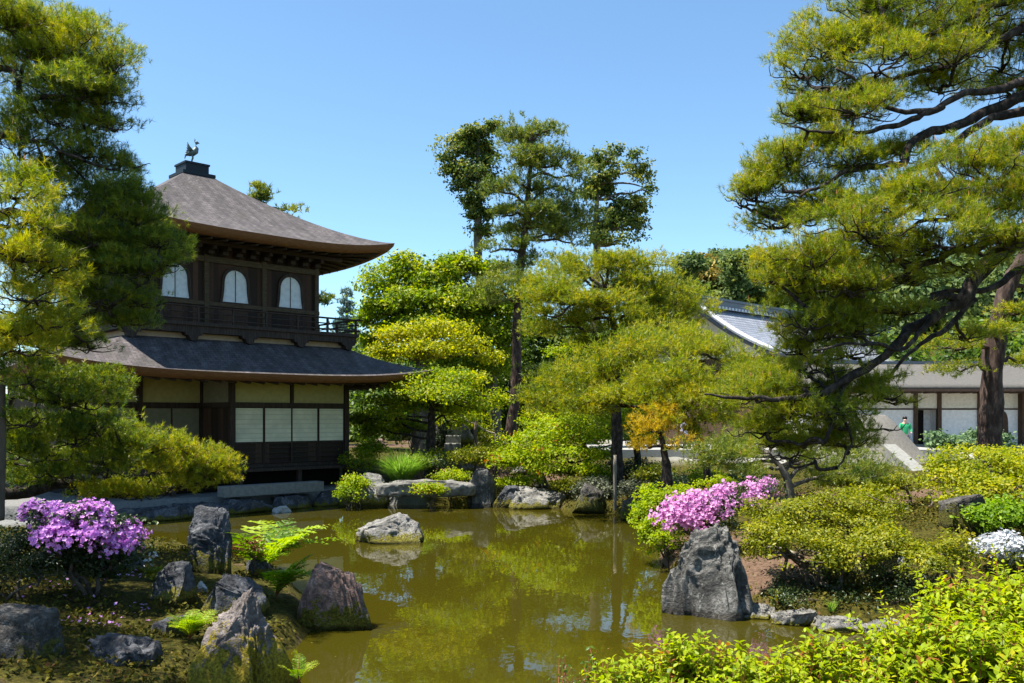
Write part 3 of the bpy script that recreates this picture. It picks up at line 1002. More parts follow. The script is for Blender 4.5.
R1 = "rocks on the left bank"
rock("tall grey craggy boulder standing in the water below the pink azalea", 709, 614, 90, 88, M['r_grey'], 11, .8, -.14, .42, .16, 6, 10, 1.5)
rock("reddish brown boulder standing in the pond at the tip of the left bank", 335, 627, 82, 66, M['r_red'], 29, .9, -.1, .72, .2, 6, 8)
rock("pointed pinkish grey boulder with yellow moss round its foot", 243, 676, 108, 104, M['r_moss'], 38, .8, -.08, .72, .08, 6, 9, base=(-2.5, 8.45, 0.02))
rock("upright dark standing stone beside the fern on the left bank", 211, 573, 44, 68, M['r_dark'], 42, .8, -.05, .3, 0, 6, 8)
rock("low grey rock alone in the middle of the pond", 390, 541, 74, 27, M['r_pale'], 58, .7, -.05, .4, 0, 5, 8)
rock("rounded blue-grey rock behind the scattered petals left of the standing stone", 174, 600, 54, 40, M['r_dark'], 61, .8, 0.05, .3, 0, 5, 8)
rock("dark blue-grey rock just behind the pointed mossy boulder", 236, 612, 66, 40, M['r_dark'], 72, .8, 0, .35, 0, 5, 8)
rock("small rounded grey rock under the bright fern", 259, 574, 32, 18, M['r_dark'], 83, .8, 0, .3, 0, 5, 7)
rock("wide dark boulder with a pale flat top at the water in the left foreground", 116, 670, 92, 46, M['r_dark'], 91, .9, -.1, .2, .25, 5, 9, base=(-3.75, 8.6, 0.1))
rock("big shaded mossy block in the bottom left corner", 36, 685, 84, 80, M['r_darkmoss'], 103, .9, 0, .12, .3, 5, 8, base=(-4.5, 8.3, 0.1))
rock("flat dark rock at the water under the purple azalea", 124, 571, 50, 16, M['r_dark'], 113, .8, 0, .2, .3, 5, 7)
rock("small whitish stone beside the rounded blue-grey rock", 201, 592, 15, 11, M['pebble'], 121, .9, 0, .3, 0, 4, 6)
rock("low dark flat rock beside the small fern in the foreground", 168, 634, 40, 16, M['r_dark'], 125, .8, 0, .2, .3, 5, 7)
# far bank
rock("grey triangular rock left of the stone slab bridge", 373, 507, 40, 32, M['r_pale'], 133, .8, .05, .5, 0, 5, 8)
rock("small mossy rock at the water beside the pavilion corner", 349, 506, 24, 16, M['r_darkmoss'], 137, .8, 0, .3, 0, 4, 7)
rock("square grey block holding the right end of the stone slab bridge", 482, 506, 30, 37, M['r_grey'], 141, .8, -.02, .1, .25, 5, 7)
rock("dark angular rock right of the square bridge block", 507, 506, 32, 20, M['r_dark'], 151, .8, 0, .35, 0, 5, 8)
rock("long low pale rock at the far water edge", 537, 508, 66, 21, M['r_pale'], 163, .6, .1, .3, .1, 5, 8)
rock("small speckled grey stone standing on the far bank", 541, 487, 18, 17, M['r_grey'], 171, .8, 0, .3, 0, 4, 7)
rock("shaded dark rock at the far water edge left of the wooden prop", 592, 512, 44, 30, M['r_darkmoss'], 181, .7, 0, .25, 0, 5, 8)
rock("shaded dark rock at the far water edge right of the wooden prop", 640, 520, 40, 26, M['r_darkmoss'], 187, .7, 0, .25, 0, 5, 8)
rock("dark mossy rock under the yellow-green spreading shrub on the right", 964, 527, 46, 34, M['r_darkmoss'], 193, .8, -.1, .2, .1, 5, 8)
rock("pale flat stone on the bank behind the pink azalea", 742, 507, 40, 12, M['r_pale'], 199, .8, 0, .2, .3, 4, 7)
rock("small grey rock half buried behind the clipped azaleas", 765, 496, 26, 14, M['r_pale'], 205, .8, 0, .3, 0, 4, 7)
rock("small pale stone among the clipped azaleas on the right bank", 903, 567, 12, 10, M['pebble'], 207, .8, 0, .3, 0, 4, 6)
for i, (lab, a, b_, w_, h_) in enumerate([
        ("round brownish stone above the grass tuft", 382, 452, 20, 14), ("pale stone in the rock pile under the layered maple", 400, 441, 22, 14),
        ("upper reddish stone of the pile beside the pavilion", 405, 430, 20, 16), ("low flat stone right of the rock pile under the maple", 424, 447, 26, 10),
        ("dark arched stone on the bank behind the low ferns", 468, 471, 22, 10), ("flat pale stone on the bank right of the ferns", 520, 474, 26, 8)]):
    rock(lab, a, b_, w_, h_, M['r_red'] if i < 3 else M['r_pale'], 211 + i * 7, .8, 0, .3, 0, 4, 7)
for i, (lab, a, b_, w_, h_) in enumerate([
        ("long flat edging stone at the water below the pine's lowest pad", 150, 520, 70, 13), ("edging stone of the pavilion bank left of the standing stone", 195, 516, 56, 13),
        ("edging stone of the pavilion bank right of the standing stone", 246, 512, 56, 14), ("edging stone below the stone step", 293, 508, 50, 13),
        ("last edging stone before the pavilion corner", 328, 505, 36, 14), ("small pale stone at the water's edge before the edging", 282, 512, 20, 6)]):
    rock(lab, a, b_, w_, h_, M['r_dark'] if i < 5 else M['pebble'], 300 + i * 9, .6, 0, .12, .45, 4, 6, name="edging_stone", cat="edging stone", group="edging stones of the pavilion bank" if i < 5 else None, rz=PAV_A)
for i, (lab, a, b_, w_, h_) in enumerate([
        ("leftmost edging stone of the right bank, beside the tall boulder", 757, 617, 44, 13), ("edging stone second from the tall boulder on the right bank", 794, 624, 50, 13),
        ("mottled edging stone in the middle of the right bank", 838, 629, 54, 13), ("rightmost long edging stone of the right bank near the lime shrub", 890, 633, 66, 12)]):
    rock(lab, a, b_, w_, h_, M['r_pale'], 400 + i * 9, .6, 0, .1, .45, 5, 6, name="edging_stone", cat="edging stone", group="edging stones of the right bank", base=Wt(a, b_))

# slab bridge
c0 = P(383, 493, 25.8); c1 = P(470, 491, 25.8)
mb = MB(); n = 14
V = []; 
prof_ = []
L = c1[0] - c0[0] + .3
me_v, me_f = ico(5)
v = np.sign(me_v) * np.abs(me_v) ** 0.32
v = v / np.abs(v).max(0)
q = v * np.array([L / 2, .42, .19])
q[:, 2] += np.abs(v[:, 0]) ** 2 * -.05 + .04
q += (fbm(q * 3.0, 77, 4) * .16 + fbm(q * 13, 78, 3) * .04)[:, None] * unit(q * np.array([.3, 1, 1.6]))
br = raw_mesh("stone_bridge", q, me_f, M['slab'], None, None, True)
br.location = ((c0[0] + c1[0]) / 2, 25.8, 0.52)
tag(br, "long grey stone slab bridge low over the far edge of the pond", "stone bridge")

# ------------------------------------------------------------------ foliage builders
class Fol:
    def __init__(s):
        s.v = []; s.t = []; s.a = []; s.n = 0

    def put(s, v, t, a):
        s.v.append(v.astype(np.float32)); s.t.append(t + s.n); s.a.append(a.astype(np.float32)); s.n += len(v)

    def needles(s, B, A, L, k, w, val, rg, spread=0.75):
        N = len(B)
        if N == 0: return
        b = np.repeat(B, k, 0); a = np.repeat(A, k, 0)
        d = unit(a + spread * rg.normal(size=(N * k, 3)))
        l = np.repeat(L, k) * rg.uniform(.65, 1.1, N * k)
        side = unit(np.cross(d, rg.normal(size=(N * k, 3)))) * (w * .5)
        b = b + a * (rg.uniform(-.5, .35, N * k) * l * 0.9)[:, None]
        tip = b + d * l[:, None]
        tip[:, 2] -= l * .04
        v = np.stack([b + side, b - side, tip], 1).reshape(-1, 3)
        t = np.arange(N * k * 3).reshape(-1, 3)
        va = np.clip(np.repeat(np.repeat(val, k) + rg.normal(0, .15, N * k), 3), 0, .93)
        s.put(v, t, va)

    def shoots(s, B, A, L, w, rg):
        N = len(B)
        if N == 0: return
        d = unit(A * .5 + np.array([0, 0, .9]) + .15 * rg.normal(size=(N, 3)))
        side = unit(np.cross(d, rg.normal(size=(N, 3)))) * (w * .5)
        s2 = np.cross(d, side)
        v = np.stack([B + side, B - side, B + s2, B + d * L], 1).reshape(-1, 3)
        i = np.arange(N)[:, None] * 4
        t = np.concatenate([i + np.array([[0, 1, 3]]), i + np.array([[1, 2, 3]]), i + np.array([[2, 0, 3]])])
        s.put(v, t, np.full(len(v), .99))

    def leaves(s, C, Nn, size, val, rg, aspect=.55, fold=.25, D=None):
        """small pointed leaves: two halves folded along the midrib"""
        N = len(C)
        if N == 0: return
        if D is None:
            D = rg.normal(size=(N, 3))
        d = unit(D - (D * Nn).sum(1, keepdims=True) * Nn)
        sd = np.cross(Nn, d)
        size = np.broadcast_to(size, (N,))[:, None]
        b = C - d * size * .5; t = C + d * size * .5
        l = C + sd * size * aspect * .5 + Nn * size * fold * .5
        r = C - sd * size * aspect * .5 + Nn * size * fold * .5
        v = np.stack([b, l, t, r], 1).reshape(-1, 3)
        i = np.arange(N)[:, None] * 4
        tr = np.concatenate([i + np.array([[0, 2, 1]]), i + np.array([[0, 3, 2]])])
        s.put(v, tr, np.clip(np.repeat(val, 4), 0, 1))

    def fine_leaves(s, B, D, Nn, size, val, rg, aspect=.5):
        """close-up leaves: six-sided blade folded on the midrib, drooping tip"""
        N = len(B)
        d = unit(D); n = unit(Nn - (Nn * d).sum(1, keepdims=True) * d); sd = np.cross(n, d)
        S = np.broadcast_to(size, (N,))[:, None]
        w = S * aspect * .5
        p0 = B
        m1 = B + d * S * .35; m2 = B + d * S * .7 - n * S * .03; tp = B + d * S - n * S * .12
        l1 = m1 + sd * w + n * S * .07; r1 = m1 - sd * w + n * S * .07
        l2 = m2 + sd * w * .75 + n * S * .05; r2 = m2 - sd * w * .75 + n * S * .05
        v = np.stack([p0, m1, m2, tp, l1, r1, l2, r2], 1).reshape(-1, 3)
        i = np.arange(N)[:, None] * 8
        tr = np.concatenate([i + np.array([q]) for q in ([0, 1, 4], [0, 5, 1], [4, 1, 6], [1, 2, 6], [1, 5, 7], [1, 7, 2], [6, 2, 3], [2, 7, 3])])
        s.put(v, tr, np.clip(np.repeat(val, 8), 0, 1))

    def build(s, name, mat, parent=None, off=None):
        return raw_mesh(name, np.concatenate(s.v), np.concatenate(s.t), mat, parent, {"v": np.concatenate(s.a)}, False, off)


def ell_points(n, rg, c, r, shell=.45, up=.35, under=1.0):
    """clump centres in an ellipsoid, crowded towards its skin and its upper half"""
    d = unit(rg.normal(size=(n, 3)))
    d[:, 2] += up
    d = unit(d)
    q = rg.uniform(0, 1, n) ** shell
    p = d * q[:, None]
    p[:, 2] = np.where(p[:, 2] < 0, p[:, 2] * under, p[:, 2])
    return c + p * r, d


def pad(px, py, rx, ry, Y, dk=1.0):
    return (P(px, py, Y), np.array([rx * Y / F, rx * Y / F * dk, ry * Y / F]))


def curve(p0, p1, n, rg, wob, sag=0.0):
    t = np.linspace(0, 1, n)[:, None]
    L = np.linalg.norm(p1 - p0)
    q = p0 + (p1 - p0) * t
    o = rg.normal(size=(n, 3)) * wob * L
    o[0] = 0; o[-1] = 0
    q = q + o
    q[:, 2] += (np.sin(t[:, 0] * math.pi)) * sag * L
    return q


def resample(pts, n):
    pts = np.asarray(pts, float)
    d = np.r_[0, np.cumsum(np.linalg.norm(np.diff(pts, axis=0), axis=1))]
    t = np.linspace(0, d[-1], n)
    return np.stack([np.interp(t, d, pts[:, k]) for k in range(3)], 1)


def smooth_line(pts, it=2):
    p = np.asarray(pts, float)
    for _ in range(it):
        q = [p[0]]
        for a, b in zip(p[:-1], p[1:]):
            q += [a * .75 + b * .25, a * .25 + b * .75]
        q.append(p[-1])
        p = np.array(q)
    return p


def needle_foliage(pads, seed, L, dens, k, w, mat_val=(.5, .22), clump=.5, spread=.75, per=9, shoots=0.0, up=.45, shell=.45, gap=-.22):
    """returns Fol and the clump centres of each pad"""
    rg = np.random.default_rng(seed)
    fo = Fol(); cl = []
    for (c, r) in pads:
        vol = (r[0] * r[1] + r[0] * r[2] + r[1] * r[2])
        n = max(4, int(KN * dens * vol))
        cc, dd_ = ell_points(n, rg, c, r, shell, up, .35)
        cc = cc + dd_ * (fbm(cc / (clump * 3.2) + 31, seed + 2, 3) * 1.1)[:, None] * np.minimum(r, clump * 2.6)
        keep = fbm(cc / (clump * 2.2) + seed, seed, 2) > gap
        keep[0] = True
        cc, dd_ = cc[keep], dd_[keep]
        cl.append(cc)
        N = len(cc)
        b = np.repeat(cc, per, 0) + rg.normal(size=(N * per, 3)) * np.array([1, 1, .45]) * clump * .42
        out_ = np.repeat(dd_, per, 0)
        A = unit(out_ * .55 + np.array([0, 0, .75]) + .35 * rg.normal(size=b.shape))
        val = np.repeat(rg.normal(mat_val[0], mat_val[1], N), per) + rg.normal(0, .1, N * per)
        fo.needles(b, A, rg.uniform(.8, 1.15, N * per) * L, k, w * KW, np.clip(val, 0, .92), rg, spread)
        if shoots:
            m_ = (rg.uniform(size=N * per) < shoots)
            fo.shoots(b[m_] + A[m_] * L * .3, A[m_], L * .7, w * 3.0, rg)
    return fo, cl


def leaf_foliage(pads, seed, size, dens, val=(.5, .2), clump=.5, per=14, up=.3, shell=.35, aspect=.6, flatn=.5, gap=-.25):
    rg = np.random.default_rng(seed)
    fo = Fol(); cl = []
    for (c, r) in pads:
        vol = (r[0] * r[1] + r[0] * r[2] + r[1] * r[2])
        n = max(4, int(KL * dens * vol))
        cc, dd_ = ell_points(n, rg, c, r, shell, up)
        cc = cc + dd_ * (fbm(cc / (clump * 3.2) + 31, seed + 2, 3) * 1.1)[:, None] * np.minimum(r, clump * 2.6)
        keep = fbm(cc / (clump * 2.5) + seed, seed, 2) > gap
        keep[0] = True
        cc, dd_ = cc[keep], dd_[keep]
        cl.append(cc)
        N = len(cc)
        b = np.repeat(cc, per, 0) + rg.normal(size=(N * per, 3)) * np.array([1, 1, .5]) * clump * .45
        nn = unit(np.repeat(dd_, per, 0) * .5 + np.array([0, 0, flatn]) + .6 * rg.normal(size=b.shape))
        v = np.repeat(rg.normal(val[0], val[1], N), per) + rg.normal(0, .12, N * per)
        fo.leaves(b, nn, size * rg.uniform(.6, 1.25, N * per), np.clip(v, 0, 1), rg, aspect)
    return fo, cl


def twigs(mb, pads, cl, seed, r0, frac=1.0, src=None, n=5):
    """thin wood from the heart of each pad (or the nearest limb point) out to its clumps"""
    rg = np.random.default_rng(seed)
    for (c, r), cc in zip(pads, cl):
        for q in cc:
            if rg.uniform() > frac / KN: continue
            s0 = c - np.array([0, 0, r[2] * .6])
            if src is not None:
                k = np.argmin(np.linalg.norm(src - q, axis=1))
                s0 = src[k]
            if np.linalg.norm(q - s0) > 3.5 * r0 * 60: s0 = c - np.array([0, 0, r[2] * .5])
            p = curve(s0, q, n, rg, .06, -.05)
            mb.tube(p, np.linspace(r0, r0 * .35, n), 4, False)


def pad_wood(mb, c, r, cc, src, seed, r0=.02, nsub=7, frac=.3):
    """branch from the nearest limb into a pad, side branches fanning through it, twigs to the tufts"""
    rg = np.random.default_rng(seed)
    hub = c - np.array([0, 0, r[2] * .45])
    k = np.argmin(np.linalg.norm((src - hub) * np.array([1, 1, 1.3]), axis=1))
    L_ = np.linalg.norm(src[k] - hub)
    pts = []
    if L_ < 1.6:
        p = smooth_line(curve(src[k], hub, 6, rg, .07, -.04), 2)
        mb.tube(p, np.linspace(r0, r0 * .6, len(p)), 6, False)
    a0 = rg.uniform(0, 6.28)
    for i in range(nsub):
        a = a0 + i * 6.283 / nsub + rg.normal() * .3
        tip = hub + np.array([math.cos(a) * r[0], math.sin(a) * r[1], r[2] * rg.uniform(.1, .8)]) * rg.uniform(.75, 1.0)
        p = smooth_line(curve(hub, tip, 6, rg, .07, -.05), 1)
        mb.tube(p, np.linspace(r0 * .55, r0 * .18, len(p)), 5, False)
        pts.append(p[2:])
    pts = np.concatenate(pts)
    for q in cc:
        if rg.uniform() > frac: continue
        k = np.argmin(np.linalg.norm(pts - q, axis=1))
        if np.linalg.norm(pts[k] - q) > .5: continue
        p = smooth_line(curve(pts[k], q, 4, rg, .08, -.06), 1)
        mb.tube(p, np.linspace(r0 * .22, r0 * .1, len(p)), 4, False)


def tree(name, label, cat, trunk, rad, pads, kind, seed, fol_mat, bark, leaf=None, limb_r=.05, group=None, twig_r=.012, twig_frac=.5, limbs=True, tsides=10):
    """trunk: list of world points from the foot up; pads: ellipsoids of foliage"""
    rg = np.random.default_rng(seed + 1000)
    tp = resample(smooth_line(trunk), 26)
    base = tp[0].copy()
    e = empty(name, base)
    tag(e, label, cat, group)
    mb = MB()
    rr = np.interp(np.linspace(0, 1, 26), np.linspace(0, 1, len(rad)), rad)
    mb.tube(tp, rr, tsides, True, .22, seed)
    lp_ = []
    if limbs:
        for (c, r) in pads:
            tgt = c - np.array([0, 0, r[2] * .35])
            zz_ = tp[:, 2]
            cand = np.where(zz_ <= tgt[2] + .1)[0]
            cand = cand[cand > 4] if len(cand[cand > 4]) else np.arange(4, 26)
            dist = np.linalg.norm((tp[cand] - tgt) * np.array([1, 1, 1.4]), axis=1)
            s0 = tp[cand[np.argmin(dist)]]
            if np.linalg.norm(tgt - s0) < .15: continue
            p = smooth_line(curve(s0, tgt, 6, rg, .05, .06), 1)
            mb.tube(p, np.linspace(limb_r, limb_r * .35, len(p)), 6, True, .15, seed)
            lp_.append(p)
    leaf = dict(leaf or {})
    if kind == 'needle':
        fo, cl = needle_foliage(pads, seed, **leaf)
    else:
        fo, cl = leaf_foliage(pads, seed, **leaf)
    if twig_frac:
        src = np.concatenate(lp_ + [tp[8:]]) if lp_ else tp[8:]
        twigs(mb, pads, cl, seed, twig_r, twig_frac, src, 4)
    mb.build("trunk", bark, e, base)
    fo.build("crown", fol_mat, e, base)
    return e


# ------------------------------------------------------------------ right foreground pine (its trunk stands just out of the frame)
e = empty("pine_tree", (6.9, 10.2, gz1(6.9, 10.2)))
tag(e, "big spreading pine with dark twisted limbs reaching in from the right edge", "pine tree")
base = np.array(e.location)
rg = np.random.default_rng(5)
tp = smooth_line([base, base + (0.1, .1, 1.5), base + (-.1, .1, 3.0), base + (-.25, 0, 4.6), base + (.1, .1, 6.2), base + (.3, .1, 7.6)])
MB().tube(tp, np.linspace(.36, .14, len(tp)), 14, True, .25, 3).build("trunk", M['bark'], e, base)
limb_px = [
    ([(1085, 85), (1024, 94), (1001, 105), (966, 125), (940, 130), (913, 141), (907, 150), (908, 166), (887, 163), (852, 167), (825, 185), (795, 195)], 10.2, 9.2, .075, .016),
    ([(1085, 100), (1024, 109), (984, 120), (957, 141), (926, 164), (870, 197), (852, 204), (808, 215), (785, 222)], 10.0, 9.5, .06, .012),
    ([(1085, 20), (1024, 29), (984, 44), (966, 53), (944, 66), (918, 70), (887, 81), (852, 88), (815, 90)], 10.2, 9.6, .055, .012),
    ([(1085, 70), (1023, 79), (984, 92), (953, 99), (922, 114), (874, 103), (856, 83), (838, 70)], 10.0, 9.0, .06, .012),
    ([(940, 107), (922, 114), (900, 123), (852, 132), (817, 132), (790, 128)], 9.5, 9.2, .035, .01),
    ([(1040, -10), (1000, 5), (960, 20), (930, 35), (900, 32), (860, 25)], 10.2, 9.8, .05, .012),
    ([(1090, 200), (1024, 236), (1008, 243), (988, 262), (972, 286), (948, 309), (925, 323), (901, 329), (885, 353), (861, 372), (848, 382), (838, 408), (824, 438)], 9.9, 9.2, .115, .02),
    ([(861, 372), (848, 382), (822, 392), (786, 396), (735, 396), (705, 391)], 9.28, 9.0, .045, .01),
    ([(960, 297), (933, 301), (913, 309), (885, 311), (861, 305), (830, 311), (800, 305)], 9.6, 9.1, .045, .01),
    ([(1020, 232), (988, 236), (968, 248), (941, 260), (909, 270), (877, 281), (854, 273), (825, 280)], 9.6, 8.9, .05, .011),
    ([(1085, 260), (1024, 268), (996, 289), (964, 293), (933, 297)], 10.4, 10.0, .06, .02),
    ([(976, 300), (940, 333), (913, 349), (897, 368), (869, 388), (850, 400)], 10.2, 9.9, .035, .01),
    ([(838, 408), (850, 432), (846, 450), (835, 470)], 9.25, 9.3, .018, .008),
    ([(940, 310), (925, 330), (900, 350), (880, 345), (850, 340), (815, 352)], 9.5, 8.8, .03, .008),
    ([(930, 165), (945, 190), (930, 205), (890, 215), (850, 230)], 9.3, 8.6, .03, .01),
    ([(1060, 170), (1010, 200), (970, 215), (930, 220), (890, 235)], 9.6, 8.7, .045, .01)]
src = []
for pts, Y0, Y1, r0, r1 in limb_px:
    q = np.array([P(a, b, Y0 + (Y1 - Y0) * i / (len(pts) - 1)) for i, (a, b) in enumerate(pts)])
    q = smooth_line(q, 1)
    q = resample(q, len(q) * 2)
    q = q + np.stack([fbm(q * 3.5 + 40 * k_, 9, 3) for k_ in range(3)], 1) * .09
    mb = MB().tube(q, np.linspace(r0, r1, len(q)) ** 1.0, 10, True, .3, 17)
    mb.build("limb", M['bark'], e, base)
    src.append(q)
src = np.concatenate(src)
rp_ = [(905, 22, 85, 34, 9.8), (975, 15, 70, 36, 10.2), (845, 45, 60, 32, 9.7), (815, 80, 42, 30, 9.6), (800, 112, 34, 18, 9.4), (880, 62, 55, 22, 9.2), (1000, 60, 50, 26, 10.4), (855, 105, 50, 22, 9.0), (950, 55, 50, 22, 9.3), (830, 140, 40, 14, 9.3),
       (790, 158, 40, 22, 9.3), (757, 190, 32, 24, 9.3), (810, 185, 48, 22, 9.4), (855, 160, 40, 14, 9.1), (770, 222, 30, 14, 9.4), (800, 215, 40, 14, 9.5),
       (915, 190, 60, 28, 8.6), (985, 165, 60, 32, 8.8), (1020, 190, 40, 40, 8.7), (865, 225, 70, 28, 8.5), (940, 235, 65, 26, 8.4), (1010, 238, 40, 22, 8.4), (815, 258, 60, 24, 8.7), (778, 276, 30, 18, 8.9), (850, 285, 55, 24, 8.6), (905, 275, 40, 16, 9.0),
       (808, 318, 40, 26, 8.8), (850, 325, 45, 20, 9.0), (808, 365, 48, 20, 9.1), (755, 392, 40, 16, 9.1), (848, 348, 44, 18, 9.4), (820, 425, 46, 14, 9.5), (868, 425, 38, 12, 9.6), (898, 398, 28, 10, 9.6), (785, 440, 44, 12, 9.6), (842, 398, 44, 13, 9.4), (812, 385, 40, 14, 9.4), (775, 375, 30, 14, 9.3), (880, 375, 30, 12, 9.6), (815, 410, 50, 16, 9.0), (765, 425, 45, 20, 9.3), (870, 395, 36, 14, 9.4), (845, 440, 34, 16, 9.3), (910, 310, 26, 10, 8.9), (965, 335, 26, 10, 10.3), (790, 452, 40, 16, 9.6),
       (905, 45, 60, 22, 9.9), (940, 85, 50, 18, 10.1), (1000, 30, 50, 24, 10), (820, 50, 40, 22, 9.7), (875, 5, 60, 22, 9.9), (800, 70, 36, 18, 9.6), (880, 95, 40, 14, 9.6), (820, 115, 46, 14, 9.5), (900, 150, 40, 12, 9.9), (1010, 90, 40, 14, 10.6), (770, 175, 36, 20, 9.4), (745, 200, 22, 14, 9.5), (835, 205, 46, 16, 9.3), (890, 205, 50, 22, 8.9), (950, 205, 55, 24, 8.9), (1010, 150, 40, 20, 9), (1000, 215, 50, 24, 8.8), (835, 240, 50, 20, 8.9), (900, 250, 60, 20, 8.8), (960, 262, 50, 14, 9), (795, 270, 42, 20, 9), (820, 290, 50, 20, 9), (798, 310, 30, 20, 9.1), (820, 330, 50, 20, 9), (802, 345, 32, 20, 9.2), (790, 385, 50, 18, 9.3), (840, 375, 30, 14, 9.3), (850, 310, 40, 14, 9.1), (780, 405, 46, 14, 9.3), (1075, 60, 60, 60, 10.5), (1080, 200, 60, 60, 9.6), (1060, -40, 90, 40, 10.4), (960, -40, 90, 40, 10.0), (880, -25, 60, 26, 9.8)]
tw = MB()
for i, a in enumerate(rp_):
    pd = [pad(a[0], a[1], a[2], a[3], a[4] + .3, .9)]
    fo, cl = needle_foliage(pd, 50 + i, .078, 38, 18, .003, (.54, .2), .16, .8, 8, .10 if a[4] < 9.2 else .05, gap=-.08)
    fo.build("needle_pad", M['needle'], e, base)
    pad_wood(tw, pd[0][0], pd[0][1], cl[0], src, 90 + i, .022)
tw.build("branches", M['bark'], e, base)

# ------------------------------------------------------------------ left foreground pine (trunk out of the frame)
e = empty("pine_tree", (-8.4, 11.5, gz1(-8.4, 11.5)))
tag(e, "big green pine filling the left edge in front of the pavilion", "pine tree")
base = np.array(e.location)
tp = smooth_line([base, base + (-.2, .1, 1.5), base + (.2, 0, 3.0), base + (.5, -.1, 4.6), base + (.3, 0, 6.2), base + (.6, 0, 7.6)])
MB().tube(tp, np.linspace(.34, .1, len(tp)), 14, True, .25, 4).build("trunk", M['bark'], e, base)
limb_px = [
    ([(-90, 150), (-40, 110), (0, 62), (18, 82), (22, 100), (40, 98), (80, 98), (105, 90)], 11.4, 11.0, .07, .015),
    ([(18, 82), (20, 70), (30, 55), (50, 50)], 11.2, 11.0, .03, .01),
    ([(-60, 160), (0, 130), (25, 142), (45, 138), (60, 152), (80, 158)], 11.2, 10.8, .05, .012),
    ([(-60, 250), (0, 215), (35, 212), (50, 228), (58, 245), (75, 252), (100, 245)], 11.4, 11.0, .075, .015),
    ([(35, 212), (60, 222), (80, 225), (95, 222)], 11.2, 11.0, .035, .01),
    ([(-70, 380), (0, 350), (50, 330), (100, 310), (140, 290), (160, 262)], 11.6, 11.4, .05, .012),
    ([(-90, 470), (0, 455), (15, 465), (30, 468), (55, 472), (85, 470), (130, 460), (185, 465)], 13.2, 15.0, .06, .015),
    ([(-90, 520), (-20, 502), (20, 494), (50, 484), (80, 484), (105, 488), (150, 490)], 13.5, 14.5, .12, .05),
    ([(-60, 420), (0, 395), (40, 400), (80, 410), (110, 420)], 12.5, 13, .05, .012)]
src = []
for pts, Y0, Y1, r0, r1 in limb_px:
    q = np.array([P(a, b, Y0 + (Y1 - Y0) * i / (len(pts) - 1)) for i, (a, b) in enumerate(pts)])
    q = smooth_line(q, 1)
    q = resample(q, len(q) * 2)
    q = q + np.stack([fbm(q * 3.5 + 40 * k_, 9, 3) for k_ in range(3)], 1) * .09
    MB().tube(q, np.linspace(r0, r1, len(q)), 10, True, .3, 19).build("limb", M['bark'], e, base)
    src.append(q)
src = np.concatenate(src)
